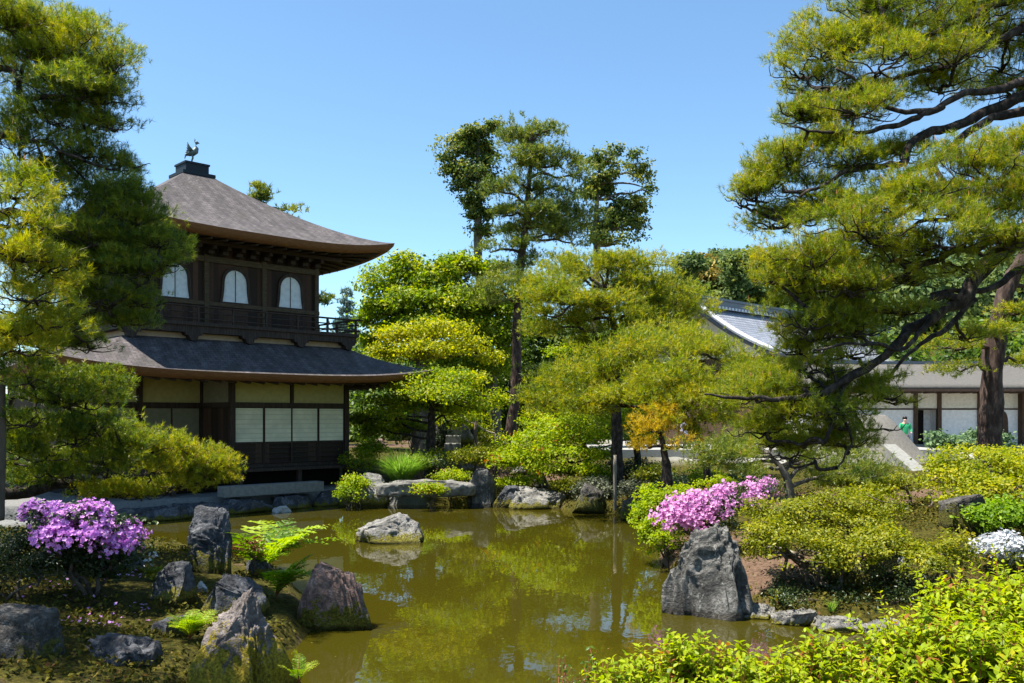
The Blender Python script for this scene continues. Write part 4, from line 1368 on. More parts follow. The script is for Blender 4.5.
lpads = [(10, 20, 50, 24, 11), (50, 60, 50, 26, 11.3), (90, 60, 40, 22, 11.2), (40, 105, 50, 22, 11.5), (85, 120, 40, 20, 11.3), (30, 130, 50, 24, 11.6), (60, 160, 50, 20, 11.5), (30, 180, 45, 24, 11.6), (90, 178, 40, 16, 11.5), (60, 215, 50, 20, 11.5), (110, 215, 45, 20, 11.5), (130, 240, 40, 18, 11.5), (165, 258, 26, 16, 11.6), (60, 245, 50, 24, 11.6), (95, 265, 45, 20, 11.5), (70, 300, 50, 20, 11.6), (120, 285, 40, 16, 11.6), (40, 340, 45, 18, 11.8), (90, 345, 30, 10, 11.9), (20, 270, 40, 26, 7.7), (18, 345, 44, 18, 7.9), (48, 322, 34, 18, 8), (45, 265, 30, 20, 7.8), (15, 305, 40, 22, 7.8), (70, 340, 40, 12, 11.8), (120, 320, 36, 10, 11.8), (130, 190, 30, 14, 11.5), (100, 75, 40, 20, 11.2), (60, 30, 50, 22, 11.3), (35, 225, 24, 18, 7.6), (15, 190, 30, 20, 7.7), (60, 395, 46, 20, 12.5), (20, 440, 45, 24, 13), (70, 435, 46, 20, 13.1), (110, 455, 46, 20, 13.7), (60, 470, 50, 18, 13.6), (150, 445, 34, 16, 14.2), (170, 455, 36, 20, 14.7), (205, 460, 30, 18, 15.1), (222, 474, 24, 16, 15.3), (195, 480, 36, 12, 15.1), (110, 490, 40, 14, 14.2), (30, 25, 55, 26, 11.2), (75, 45, 45, 24, 11.1), (110, 62, 28, 18, 11.0), (20, 65, 55, 28, 11.4), (70, 85, 50, 24, 10.8), (105, 95, 34, 22, 11.0), (112, 122, 28, 18, 11.1), (60, 120, 45, 18, 11.3), (20, 150, 45, 24, 11.3), (85, 150, 36, 18, 11.2),
         (120, 165, 30, 14, 11.4), (60, 185, 50, 20, 11.4), (105, 195, 42, 18, 11.2), (135, 215, 40, 20, 11.4), (160, 240, 30, 18, 11.5), (90, 235, 55, 24, 11.2), (120, 265, 45, 20, 11.3), (150, 270, 30, 14, 11.6), (95, 295, 50, 18, 11.3), (140, 300, 30, 13, 11.6), (60, 270, 45, 24, 11.5), (60, 325, 40, 14, 11.7), (130, 320, 26, 10, 11.8),
         (10, 215, 36, 26, 7.6), (22, 250, 34, 26, 7.5), (30, 290, 36, 26, 7.6), (8, 325, 40, 22, 7.7),
         (30, 375, 50, 20, 12.2), (75, 395, 42, 20, 12.5), (25, 415, 50, 24, 12.4), (90, 425, 48, 22, 13.0), (125, 440, 38, 22, 13.6), (45, 450, 50, 22, 13.2), (100, 465, 45, 18, 13.8), (150, 465, 38, 20, 14.4), (185, 462, 34, 20, 14.9), (212, 472, 28, 18, 15.2), (140, 492, 34, 14, 14.4), (20, 480, 40, 14, 14.0), (175, 484, 30, 10, 14.9), (100, 380, 30, 14, 12.6),
         (-60, 20, 80, 50, 11.5), (-70, 120, 80, 50, 11.5), (-60, 220, 70, 40, 11.5), (-120, 300, 90, 50, 11.8), (-140, 60, 80, 60, 11.6), (-60, 390, 60, 40, 12.4), (-140, 180, 80, 60, 11.6), (-40, 330, 50, 30, 9.0), (-70, 260, 70, 40, 8.6), (-100, 180, 80, 40, 8.8), (-200, 420, 100, 50, 12), (-190, 180, 110, 50, 9.2), (-170, 80, 110, 50, 9.4), (-230, 260, 110, 50, 9), (-120, 230, 80, 40, 8.4), (-300, 150, 120, 60, 10), (-260, 30, 120, 60, 10), (-200, 320, 80, 40, 8), (-150, 130, 70, 40, 8)]  # this row: unseen pads out of frame, added to shade the left bank
tw = MB()
for i, a in enumerate(lpads):
    pd = [pad(a[0], a[1], a[2], a[3], a[4], .9)]
    far = a[4] > 12
    fo, cl = needle_foliage(pd, 150 + i, .085, (30 if not far else 25) * (1 if a[0] > -30 else .6), 17, .0034 if not far else .005, (.5 if 8 < a[4] < 14.1 else .72, .2), .18, .8, 8, .04, gap=-.12)
    bright = a[4] < 8 or (a[4] > 14.1) or a[1] < 70  # sunlit pads get lighter needles and values, sunlight painted into the colour
    fo.build("needle_pad", M['needle'] if bright else M['needle_shade'], e, base)
    pad_wood(tw, pd[0][0], pd[0][1], cl[0], src, 190 + i, .020, 6, .2)
tw.build("branches", M['bark'], e, base)
q = np.array([P(1, 385, 12.0), P(2, 440, 12.0), P(0, 520, 12.0)])
o = MB().tube(smooth_line(q), .055, 10, True, .1).build("support_post", M['post'], None, q[-1])
o.location = q[-1]
tag(o, "upright wooden prop under the left pine at the left edge", "post")

# ------------------------------------------------------------------ middle distance trees
NP = dict(L=.13, dens=7.5, k=10, w=.010, clump=.36, per=9, spread=.85, mat_val=(.6, .22), gap=-.15)


def T(pts):
    return [P(*q) for q in pts]


def foot(px, Y):
    x = (px - 512) * Y / F
    return np.array([x, Y, gz1(x, Y) - .05])


# layered pine in the centre with the prop
tree("pine_tree", "rounded layered yellow-green pine in the centre above the wooden prop", "pine tree",
     [foot(617, 26), P(617, 440, 26), P(616, 390, 26), P(614, 340, 26), P(613, 318, 26), P(604, 290, 26)], [.2, .17, .13, .09, .05],
     [pad(a, b, c, d, 26 + k) for a, b, c, d, k in [(600, 268, 48, 17, 0), (560, 290, 34, 16, -.5), (640, 282, 42, 18, .3), (672, 300, 34, 16, .5), (595, 300, 50, 14, -1), (545, 312, 22, 10, -.3), (640, 318, 40, 12, -.6), (680, 322, 22, 11, .2), (610, 258, 30, 10, 0), (580, 278, 44, 14, .5), (625, 290, 50, 14, .6), (560, 300, 34, 12, .4), (655, 300, 44, 14, .4), (600, 310, 50, 12, .4), (680, 312, 34, 12, .5), (570, 262, 26, 10, .3), (640, 265, 34, 12, .3), (540, 298, 20, 10, .3), (575, 320, 40, 12, .3), (540, 330, 28, 12, .4), (612, 332, 40, 12, .5), (655, 326, 38, 12, .4), (590, 342, 34, 10, .8)]],
     'needle', 301, M['needle'], M['bark'], NP, .06, twig_r=.014)
tree("pine_tree", "broad flat-topped yellow-green pine low in the centre left of the temple roof", "pine tree",
     [foot(712, 22.5), P(706, 460, 22.5), P(692, 425, 22.3), P(670, 395, 22), P(664, 365, 22), P(690, 345, 22)], [.1, .09, .08, .07, .05],
     [pad(a, b, c, d, 22 + k) for a, b, c, d, k in [(600, 372, 46, 20, 1), (560, 396, 34, 16, 1.4), (645, 352, 46, 20, 0), (684, 350, 38, 16, -.6), (728, 374, 32, 15, -1), (620, 395, 44, 16, -.4), (670, 378, 48, 22, -1.4), (715, 392, 40, 18, -1.6), (585, 410, 34, 12, .5), (690, 405, 40, 14, -1.8), (635, 345, 34, 12, .6), (655, 395, 30, 12, -1.6), (705, 420, 36, 11, -1.8), (735, 405, 30, 12, -2), (690, 432, 24, 8, -1.5), (705, 356, 34, 14, .4), (722, 356, 30, 13, 0), (748, 366, 30, 14, -.2), (700, 340, 24, 10, .6), (768, 378, 26, 14, -.4), (660, 335, 40, 14, .5), (620, 365, 46, 18, .6), (740, 375, 30, 16, -.5), (660, 385, 50, 18, -.3), (580, 385, 40, 14, 1), (600, 400, 40, 12, .6), (545, 402, 24, 12, 1.2), (700, 375, 46, 18, -.4)]],
     'needle', 311, M['needle'], M['bark'], dict(NP, L=.14, dens=7.5), .055, twig_r=.012)
tree("pine_tree", "low dark green pine with a leaning forked trunk behind the pink azalea", "pine tree",
     [foot(792, 17) , P(790, 485, 17), P(782, 468, 17), P(770, 455, 17)], [.12, .1, .07, .04],
     [pad(a, b, c, d, 17 + k) for a, b, c, d, k in [(730, 455, 44, 14, 0), (770, 440, 46, 15, .4), (700, 448, 26, 10, .3), (800, 455, 36, 14, 0), (850, 462, 36, 16, .6), (880, 472, 26, 10, .5), (830, 448, 26, 10, .8), (745, 470, 34, 8, -.3), (830, 478, 30, 10, .2), (708, 462, 32, 10, .4), (735, 443, 36, 11, .6), (690, 455, 20, 8, .6)]],
     'needle', 321, M['needle_far'], M['bark_grey'], dict(NP, L=.11, dens=11, clump=.3, k=10, w=.008), .045, twig_r=.01)
tree("small_tree", "orange-tinged small tree with a dark forked trunk left of the white sand", "tree",
     [foot(667, 20), P(667, 468, 20), P(664, 450, 20), P(660, 432, 20)], [.17, .15, .09, .04],
     [pad(a, b, c, d, 20 + k * .7) for a, b, c, d, k in [(660, 412, 18, 12, 0), (652, 428, 20, 12, -.3), (684, 445, 22, 9, -.3), (648, 445, 14, 8, 0), (670, 425, 14, 9, .3)]],
     'needle', 331, M['needle_gold'], M['bark'], dict(NP, L=.11, dens=11, clump=.3), .05, twig_r=.01)

# tall trees in the centre
tree("tall_pine", "tall red-trunked pine rising in the middle of the high group", "pine tree",
     [foot(508, 38), P(511, 440, 38), P(517, 380, 38), P(516, 320, 38), P(521, 262, 38), P(528, 200, 38), P(532, 140, 38)], [.3, .23, .2, .18, .16, .12, .05],
     [pad(a, b, c, d, 38 + k) for a, b, c, d, k in [(533, 126, 30, 9, 0), (518, 136, 22, 8, 0), (550, 128, 16, 7, 0), (515, 160, 24, 11, -.5), (540, 155, 32, 11, 0), (562, 165, 20, 10, .5), (498, 188, 20, 9, -.6), (580, 173, 16, 8, .4), (520, 182, 24, 9, -.8), (545, 190, 26, 10, -.5), (505, 212, 26, 9, 0), (535, 210, 24, 9, -1), (565, 205, 24, 10, .2), (587, 222, 18, 9, .5), (550, 232, 26, 10, 0), (520, 245, 22, 7, -.5), (490, 250, 14, 7, 0), (572, 240, 22, 9, .5), (496, 288, 26, 13, -1), (524, 282, 24, 10, -1.2), (545, 371, 15, 6, -1), (490, 300, 18, 8, -1), (525, 140, 26, 9, .4), (530, 170, 34, 10, .5), (515, 198, 28, 9, .5), (550, 212, 28, 9, .6), (530, 226, 30, 9, .4), (560, 226, 26, 9, .5), (510, 232, 20, 8, .3), (575, 190, 20, 9, .5), (535, 262, 22, 8, .4), (510, 270, 22, 9, 0)]],
     'needle', 341, M['needle_far'], M['bark_red'], dict(L=.2, dens=3.3, k=10, w=.018, clump=.5, per=9, spread=.85, mat_val=(.55, .22), gap=-.2), .08, twig_r=.02, twig_frac=.4)
tree("tall_tree", "tall slim dark-leaved tree with a bare grey trunk at the left of the high group", "tree",
     [foot(499, 42), P(496, 420, 42), P(487, 340, 42), P(478, 270, 42), P(478, 230, 42), P(480, 190, 42), P(478, 140, 42)], [.3, .26, .24, .22, .2, .14, .05],
     [pad(a, b, c, d, 42 + k) for a, b, c, d, k in [(474, 134, 16, 10, 0), (492, 128, 12, 8, 0), (460, 150, 18, 10, 0), (485, 152, 16, 12, .5), (452, 172, 12, 10, 0), (472, 172, 18, 11, -.5), (490, 178, 12, 12, 0), (458, 188, 14, 7, 0), (478, 198, 14, 8, 0), (474, 216, 10, 8, 0), (484, 232, 12, 8, 0), (448, 160, 10, 6, 0), (466, 142, 16, 9, .4), (480, 165, 18, 9, .3), (462, 178, 14, 8, .3), (486, 190, 12, 10, .3), (470, 205, 12, 8, 0), (488, 215, 10, 9, 0)]],
     'leaf', 351, M['oak_dark'], M['bark_grey'], dict(size=.17, dens=6.5, clump=.34, per=15, shell=.6, val=(.5, .28), gap=-.12), .06, twig_r=.018, twig_frac=.4)
tree("tall_tree", "tall open-crowned dark tree with curved limbs at the right of the high group", "tree",
     [foot(592, 43), P(594, 380, 43), P(596, 300, 43), P(597, 250, 43), P(596, 210, 43), P(600, 165, 43)], [.3, .26, .24, .2, .14, .06],
     [pad(a, b, c, d, 43 + k) for a, b, c, d, k in [(618, 152, 20, 9, 0), (636, 160, 14, 12, 0), (600, 160, 16, 10, 0), (640, 182, 13, 12, .3), (615, 175, 20, 11, -.5), (596, 182, 14, 10, 0), (640, 205, 11, 8, 0), (622, 200, 14, 7, .5), (634, 226, 14, 7, 0), (612, 220, 14, 8, 0), (622, 242, 16, 6, 0), (600, 240, 16, 8, 0), (580, 160, 12, 8, 0), (648, 190, 8, 6, 0), (628, 212, 18, 8, .4), (606, 205, 16, 8, -.4), (608, 190, 20, 9, .5), (634, 172, 16, 9, .5), (600, 228, 16, 8, .4), (640, 238, 8, 5, 0), (590, 195, 12, 8, 0)]],
     'leaf', 361, M['oak_dark'], M['bark_grey'], dict(size=.17, dens=6.5, clump=.34, per=15, shell=.6, val=(.5, .3), gap=-.1), .08, twig_r=.018, twig_frac=.4)

# bright broadleaf trees behind the pavilion
LM = dict(size=.17, dens=3.6, clump=.5, per=16, shell=.4, val=(.5, .2))
tree("broadleaf_tree", "big fresh green broadleaf tree right of the pavilion roof", "tree",
     [foot(425, 40), P(425, 420, 40), P(425, 360, 40), P(425, 310, 40), P(430, 270, 40)], [.35, .3, .24, .15, .06],
     [pad(a, b, c, d, 40 + k) for a, b, c, d, k in [(385, 285, 26, 17, 0), (410, 268, 22, 13, .5), (440, 275, 28, 17, 0), (465, 268, 20, 14, .5), (375, 308, 18, 14, -.5), (410, 300, 36, 17, -1), (450, 300, 34, 17, -1), (480, 300, 22, 20, 0), (390, 330, 28, 14, 0), (430, 330, 40, 16, -1), (475, 330, 30, 18, 0), (445, 360, 34, 18, 0), (480, 365, 30, 22, .5), (370, 340, 16, 16, .5), (398, 262, 10, 7, 0), (455, 262, 20, 10, .3), (490, 272, 18, 12, .5), (500, 310, 22, 18, .5), (425, 285, 36, 14, .4), (395, 312, 30, 14, .5), (460, 318, 36, 16, .5), (365, 320, 14, 14, .3), (510, 340, 18, 18, .6)]],
     'leaf', 371, M['maple'], M['bark_grey'], dict(LM, size=.18, dens=3.8, val=(.5, .22), gap=-.45), .09, twig_r=.02, twig_frac=.3)
tree("maple_tree", "yellow-green young maple spreading behind the pavilion eave", "tree",
     [foot(415, 33), P(415, 420, 33), P(417, 370, 33), P(420, 345, 33)], [.2, .16, .1, .05],
     [pad(a, b, c, d, 33 + k) for a, b, c, d, k in [(400, 335, 30, 9, 0), (440, 330, 34, 9, -.3), (425, 350, 40, 9, -.8), (385, 352, 24, 8, -.3), (470, 345, 24, 8, .2), (490, 358, 16, 6, .3)]],
     'leaf', 381, M['maple_yellow'], M['bark_grey'], dict(LM, size=.13, dens=5.5, clump=.4), .06, twig_r=.012, twig_frac=.4)
tree("maple_tree", "low layered bright green maple over the stone steps", "tree",
     [foot(430, 29.5), P(431, 440, 29.5), P(432, 410, 29.5), P(430, 392, 29.5)], [.2, .17, .13, .07],
     [pad(a, b, c, d, 29.5 + k) for a, b, c, d, k in [(430, 376, 28, 8, 0), (462, 380, 30, 9, -.5), (400, 384, 28, 9, -.3), (490, 394, 20, 8, -.5), (440, 394, 44, 9, -1), (380, 402, 28, 9, -.4), (480, 405, 24, 6, -.6), (450, 408, 34, 8, .6), (405, 404, 26, 8, .6), (385, 425, 22, 9, 1.2), (460, 420, 24, 7, 1.6), (500, 400, 18, 7, .4), (360, 420, 18, 11, 1), (395, 415, 24, 8, -.2), (372, 432, 20, 8, 1.5), (415, 385, 20, 7, -1)]],
     'leaf', 391, M['maple'], M['bark'], dict(LM, size=.11, dens=7.5, clump=.34, val=(.62, .2)), .05, twig_r=.012, twig_frac=.4)
tree("maple_tree", "bright yellow-green maple with low arching sprays at the far bank in the centre", "tree",
     [foot(590, 27.5), P(588, 460, 27.5), P(580, 430, 27.5), P(572, 412, 27.5)], [.14, .11, .07, .04],
     [pad(a, b, c, d, 27.5 + k) for a, b, c, d, k in [(560, 425, 30, 8, 0), (535, 440, 28, 8, -.5), (590, 436, 28, 8, -.5), (520, 456, 24, 7, -.8), (560, 452, 34, 8, -1), (600, 455, 26, 7, -.8), (580, 418, 22, 8, .4), (505, 462, 16, 6, -1), (545, 466, 24, 5, -1.2), (640, 440, 22, 7, 0), (625, 425, 18, 8, .4), (590, 468, 18, 5, -1)]],
     'leaf', 401, M['lime'], M['bark'], dict(LM, size=.1, dens=8.5, clump=.32, val=(.5, .22)), .035, twig_r=.009, twig_frac=.5)
tree("maple_tree", "fresh green maple spray under the layered pine in the centre", "tree",
     [foot(640, 28), P(636, 440, 28), P(628, 390, 28), P(615, 350, 28)], [.13, .1, .07, .03],
     [pad(a, b, c, d, 27.6 + k) for a, b, c, d, k in [(590, 346, 26, 6, 0), (600, 358, 20, 5, .3), (630, 414, 34, 8, 0), (600, 425, 24, 7, .3), (650, 400, 20, 8, .4), (560, 352, 14, 5, .4)]],
     'leaf', 411, M['maple'], M['bark'], dict(LM, size=.1, dens=7.5, clump=.34, val=(.6, .2)), .035, twig_r=.009, twig_frac=.4)

# trees behind
tree("broadleaf_tree", "dark green tree filling the gap behind the tall trunks", "tree",
     [foot(545, 46), P(545, 420, 46), P(545, 360, 46), P(545, 310, 46)], [.3, .25, .2, .1],
     [pad(a, b, c, d, 46 + k) for a, b, c, d, k in [(520, 330, 36, 30, 0), (560, 340, 40, 30, 0), (500, 370, 40, 30, 0), (550, 385, 50, 30, .5), (590, 360, 36, 36, 0), (500, 410, 44, 20, 1), (560, 420, 50, 20, 1), (530, 295, 26, 14, .5)]],
     'leaf', 421, M['shade_wood'], M['bark'], dict(LM, size=.24, dens=2.4, clump=.6), .1, twig_r=.02, twig_frac=.15)
tree("broadleaf_tree", "dark evergreen tree behind the layered maple beside the pavilion", "tree",
     [foot(470, 44), P(470, 420, 44), P(470, 380, 44), P(468, 350, 44)], [.3, .25, .2, .1],
     [pad(a, b, c, d, 43.5 + k) for a, b, c, d, k in [(440, 395, 36, 26, 0), (475, 385, 36, 30, 0), (400, 400, 36, 26, 0), (370, 380, 30, 30, 1), (450, 420, 40, 18, .5), (390, 430, 36, 14, .5)]],
     'leaf', 431, M['shade_wood'], M['bark'], dict(LM, size=.22, dens=2.6, clump=.6), .1, twig_r=.02, twig_frac=.15)
tree("conifer", "pale bluish conifer standing far off beside the balcony corner", "tree",
     [foot(347, 75), P(347, 380, 75), P(347, 330, 75), P(347, 292, 75)], [.4, .3, .2, .04],
     [pad(347, 294 + i * 9, 3 + i * 2.2, 3.5, 75) for i in range(9)] + [pad(340 + (i % 3) * 6, 325 + i * 6, 14, 5, 75 - i * .2) for i in range(4)],
     'needle', 441, M['blueconifer'], M['bark_grey'], dict(L=.4, dens=2.4, k=8, w=.06, clump=.6, per=8, spread=.7, mat_val=(.5, .2)), .06, twig_frac=.1)
tree("pine_tree", "pine top peeking over the right slope of the pavilion's upper roof", "pine tree",
     [foot(262, 52), P(262, 380, 52), P(262, 250, 52), P(261, 190, 52)], [.35, .3, .2, .05],
     [pad(a, b, c, d, 52) for a, b, c, d in [(258, 187, 8, 5), (262, 196, 12, 6), (290, 210, 8, 3), (252, 205, 14, 7), (275, 222, 16, 6), (320, 300, 12, 9), (262, 240, 24, 14), (262, 290, 30, 16), (300, 270, 24, 12)]],
     'needle', 451, M['needle_far'], M['bark_grey'], dict(L=.3, dens=3, k=9, w=.035, clump=.5, per=9, spread=.7, mat_val=(.6, .2)), .06, twig_r=.02, twig_frac=.3)
tree("pine_tree", "stout dark-trunked pine standing before the white temple wall", "pine tree",
     [foot(987, 24), P(990, 443, 24), P(992, 388, 24), P(995, 341, 24), P(1002, 300, 24), P(1020, 262, 24), P(1050, 220, 24)], [.36, .3, .285, .27, .23, .18, .11],
     [pad(a, b, c, d, 24 + k) for a, b, c, d, k in [(1000, 330, 30, 8, -1), (945, 345, 30, 8, -.6), (1020, 310, 26, 10, -.5), (960, 370, 26, 6, -.5), (1050, 280, 50, 24, 0), (1080, 220, 60, 30, 0), (1100, 300, 50, 24, 0), (1020, 362, 20, 5, .6)]],
     'needle', 461, M['needle'], M['bark_red'], dict(NP, dens=7), .07, twig_r=.014)

# hillside woods far right
hx = [(690, 262, 16, 12, 'hill'), (705, 275, 14, 10, 'hill_gold'), (722, 258, 12, 12, 'hill'), (735, 268, 14, 12, 'hill'), (700, 262, 12, 8, 'hill_gold'), (745, 262, 18, 14, 'hill'), (728, 282, 16, 10, 'hill_gold'), (715, 290, 18, 10, 'hill'), (765, 268, 20, 16, 'hill'), (680, 280, 18, 12, 'hill'), (748, 290, 18, 12, 'hill')]
names_ = ["leftmost dark green crown on the hill skyline", "golden crown low on the hill above the tiled ridge", "dark green pointed crown on the hill skyline centre", "rounded green crown on the hill just left of the big pine", "orange-gold blossoming crown high on the hill",
          "large green crown on the hill behind the big pine's edge", "golden green crown on the hill above the tiled roof slope", "dark crown directly above the tiled ridge", "broad green crown on the hill hidden by the big pine", "low green crown at the left foot of the hill", "green crown on the hill low behind the big pine"]
for i, ((a, b_, c_, d_, mm), nm) in enumerate(zip(hx, names_)):
    Yh = 128 + (i * 37 % 5) * 5
    c = P(a, b_, Yh)
    tree("hill_tree", nm, "tree", [np.array([c[0], Yh, gz1(c[0], Yh) - .3]), c - (0, 0, d_ * Yh / F), c], [.4, .3, .1],
         [pad(a, b_, c_, d_ * .7, Yh), pad(a - c_ * .4, b_ + d_ * .3, c_ * .6, d_ * .6, Yh - 1), pad(a + c_ * .4, b_ + d_ * .35, c_ * .6, d_ * .6, Yh - 1), pad(a, b_ + d_ * .8, c_ * .9, d_ * .7, Yh)],
         'leaf', 500 + i, M[mm], M['bark_grey'], dict(size=.7, dens=.5, clump=1.1, per=14, val=(.5, .25), gap=-.6), .12, "trees on the distant hill", twig_frac=0)
# woods behind everything, one mass
wp = []
rg = np.random.default_rng(77)
for i in range(70):
    a = rg.uniform(-40, 68); Yw = rg.uniform(58, 74)
    if -26 < a < -9.5 and False: continue
    px = a / Yw * F + 512
    top = 395 if px < 352 else (345 if px < 560 else 330)
    zt = H - (top - HY) * Yw / F
    r = rg.uniform(2.0, 3.4)
    wp.append((np.array([a, Yw, zt - r * 1.0 + rg.uniform(-1.2, .2)]), np.array([r, r, r * 1.1])))
    wp.append((np.array([a + rg.uniform(-2, 2), Yw, zt - r * 2.4]), np.array([r * 1.2, r, r * 1.4])))
fo, _ = leaf_foliage(wp, 90, .45, .9, (.5, .25), .9, 14, .2, .35, .6, .4, -.6)
o = fo.build("background_wood", M['shade_wood'])
tag(o, "dark green wood closing the garden behind the trees", "wood", kind="stuff")
wp = []
for i in range(90):
    a = rg.uniform(22, 130); Yw = rg.uniform(125, 165)
    z = gz1(a, Yw)
    r = rg.uniform(3.2, 5)
    wp.append((np.array([a, Yw, z + r * .9]), np.array([r, r, r])))
fo, _ = leaf_foliage(wp, 91, 1.0, .35, (.45, .25), 1.5, 12, .2, .35, .6, .4, -.7)
o = fo.build("hillside_forest", M['hill'])
tag(o, "mixed forest covering the distant hill", "forest", kind="stuff")

# ------------------------------------------------------------------ temple hall on the right
HA = math.radians(0)
hall_o = P(893, 450, 44.0)
hall = empty("temple_building", (hall_o[0], hall_o[1], 0), HA)
tag(hall, "low white-walled temple building with a grey roof behind the stout pine", "temple building")
gzh = 1.0


def uvbox_roof(name, p00, p10, p01, p11, mat, parent, nu=40, nv=12, sag=.25, thick=.2):
    p00, p10, p01, p11 = map(np.array, (p00, p10, p01, p11))
    V = []; UV = []; Q = []
    W_ = np.linalg.norm(p10 - p00); L_ = np.linalg.norm(p01 - p00)
    for j in range(nv + 1):
        v = j / nv
        for i in range(nu + 1):
            u = i / nu
            q = (p00 * (1 - u) + p10 * u) * (1 - v) + (p01 * (1 - u) + p11 * u) * v
            q = q - np.array([0, 0, math.sin(v * math.pi) * sag])
            V.append(q); UV.append((u * W_, v * L_))
    for j in range(nv):
        for i in range(nu):
            k = j * (nu + 1) + i
            Q.append((k, k + 1, k + nu + 2, k + nu + 1))
    o = raw_mesh(name, V, Q, mat, parent, None, True)
    uvl = o.data.uv_layers.new(name="uv")
    li = np.zeros(len(o.data.loops), np.int32); o.data.loops.foreach_get("vertex_index", li)
    uvl.data.foreach_set("uv", np.array(UV, np.float32)[li].ravel())
    s = o.modifiers.new("thick", 'SOLIDIFY'); s.thickness = thick; s.offset = -1
    return o


HR = 12.0
uvbox_roof("front_roof", (-5.2, -2.6, 4.0), (HR, -2.6, 4.0), (-5.2, .6, 5.25), (HR, .6, 5.25), M['pent'], hall, 20, 6, .08, .14)
uvbox_roof("back_roof", (HR, 3.6, 4.2), (-5.2, 3.6, 4.2), (HR, .6, 5.25), (-5.2, .6, 5.25), M['pent'], hall, 20, 6, .05, .14)
MB().box(-5.3, HR, .5, .7, 5.22, 5.36).build("ridge", M['ridge_tile'], hall)
MB().box(-5.2, HR, -2.62, -2.5, 3.78, 3.9).build("eave_beam", M['brownwood'], hall)
rf = MB()
for i in range(40):
    x = -5.1 + i * .6
    rf.box(x - .05, x + .05, -2.5, -.05, 3.74, 3.84)
rf.build("rafters", M['brownwood'], hall)
MB().box(-4.4, 1.15, 0, 3, gzh - .5, 3.9).box(2.25, HR - .2, 0, 3, gzh - .5, 3.9).box(1.15, 2.25, .9, 3, gzh - .5, 3.9).build("wall", M['hallwall'], hall)
MB().box(1.15, 2.25, 0, .89, 2.98, 3.9).build("wall_above_door", M['hallcream'], hall)
MB().box(-4.4, HR - .2, -.012, -.002, 3.03, 3.85).build("upper_wall", M['hallcream'], hall)
MB().box(-4.4, HR - .2, -.07, -.014, 2.95, 3.02).build("lintel", M['brownwood'], hall)
MB().box(1.16, 1.72, .5, .89, gzh, 2.94).build("door_shade", M['dark'], hall)  # solid black block in the doorway, shade inside painted as its colour
pb = MB()
for x in (1.08, 2.24, 4.2, 9.3):
    MB().box(x - .09, x + .09, -.12, .12, gzh - .4, 3.75).build("post", M['brownwood'], hall)
bw = MB().prism([(5.35 + a, 1.6 + b) for a, b in bell(.5, 1.3, .05)], -.05, -.02).build("window", M['brownwood'], hall)
MB().box(6.1, 6.8, -.4, .1, gzh - .4, 3.75).build("dark_door", M['brownwood'], hall)
MB().box(-1.3, 9.0, -1.3, -.13, gzh - .4, 1.28).build("veranda", M['cutstone'], hall)


# main hall: big tiled roof running back to the right
mh_o = P(703, 417, 50.0)
mh = empty("main_hall", (mh_o[0], mh_o[1], 0), PAV_A)
tag(mh, "big temple hall under a long grey tiled gable roof behind the central pines", "temple hall")
RL, RN, RZ, EZ = 24.0, 4.4, 8.75, 5.95
uvbox_roof("front_roof", (0, -RN, EZ), (RL, -RN, EZ), (-.9, 0, RZ), (RL, 0, RZ), M['tile'], mh)
uvbox_roof("back_roof", (RL, RN, EZ), (0, RN, EZ), (RL, 0, RZ), (-.9, 0, RZ), M['tile'], mh)
MB().box(-1.5, RL, -.2, .2, RZ - .05, RZ + .42).box(-1.6, RL, -.27, .27, RZ + .422, RZ + .55).build("ridge", M['ridge_tile'], mh)
rg_ = MB()
for i in range(72):
    x = -1.0 + i * .34
    rg_.box(x, x + .17, -.36, -.205, RZ - .06, RZ + .08)
rg_.build("ridge_end_tiles", M['white_tile'], mh)
for k in range(2):
    p0 = np.array([-.05 + k * .3, -RN - .05, EZ + .12]); p1 = np.array([-.85 + k * .3, -.15, RZ + .06])
    t = np.linspace(0, 1, 13)[:, None]
    q = p0 + (p1 - p0) * t - np.array([[0, 0, 1]]) * (np.sin(t * math.pi) * .25)
    MB().tube(q, .1, 6).build("verge_tiles", M['white_tile'], mh)
MB().box(.6, RL - .3, -RN + 1.3, RN - 1.3, .3, EZ - .05).build("wall", M['brownwood'], mh)
g_ = MB()
gp_ = [(-RN + 1.0, EZ - .1), (RN - 1.0, EZ - .1), (.25, RZ - .35), (-.25, RZ - .35)]
g_.add([(.5, a, b) for a, b in gp_] + [(.75, a, b) for a, b in gp_], [(0, 3, 2, 1), (4, 5, 6, 7), (0, 1, 5, 4), (1, 2, 6, 5), (2, 3, 7, 6), (3, 0, 4, 7)])
g_.build("gable_wall", M['hallcream'], mh)
for x in (.6, 4.2, 7.8, 11.4, 15.0, 18.6, 22.2):
    MB().box(x - .12, x + .12, -RN + 1.16, -RN + 1.28, .3, EZ - .06).build("post", M['brownwood'], mh)

# white raked sand bank, sand cone, stone kerb
sb = MB()
ctr = P(800, 460, 36)
sp = []
sb.prism([(-7.2, -.4), (7.4, -.4), (7.0, .38), (-6.8, .38)], -3.5, 3.5)
o = sb.build("sand_platform", M['sand'])
o.location = (P(760, 460, 37)[0], 38.5, 0.95)
tag(o, "low platform of raked white sand behind the low pine", "sand platform")
n = 40; V = []; Fq = []
prof_ = [(2.5, 0), (2.3, .15), (1.75, .8), (1.25, 1.4), (1.0, 1.62), (.9, 1.68), (0, 1.7)]
for r_, z_ in prof_:
    for j in range(n):
        t = 2 * math.pi * j / n
        V.append((r_ * math.cos(t) * (1 + .01 * math.sin(7 * t)), r_ * math.sin(t), z_))
for i in range(len(prof_) - 1):
    for j in range(n):
        k = (j + 1) % n
        Fq.append((i * n + j, i * n + k, (i + 1) * n + k, (i + 1) * n + j))
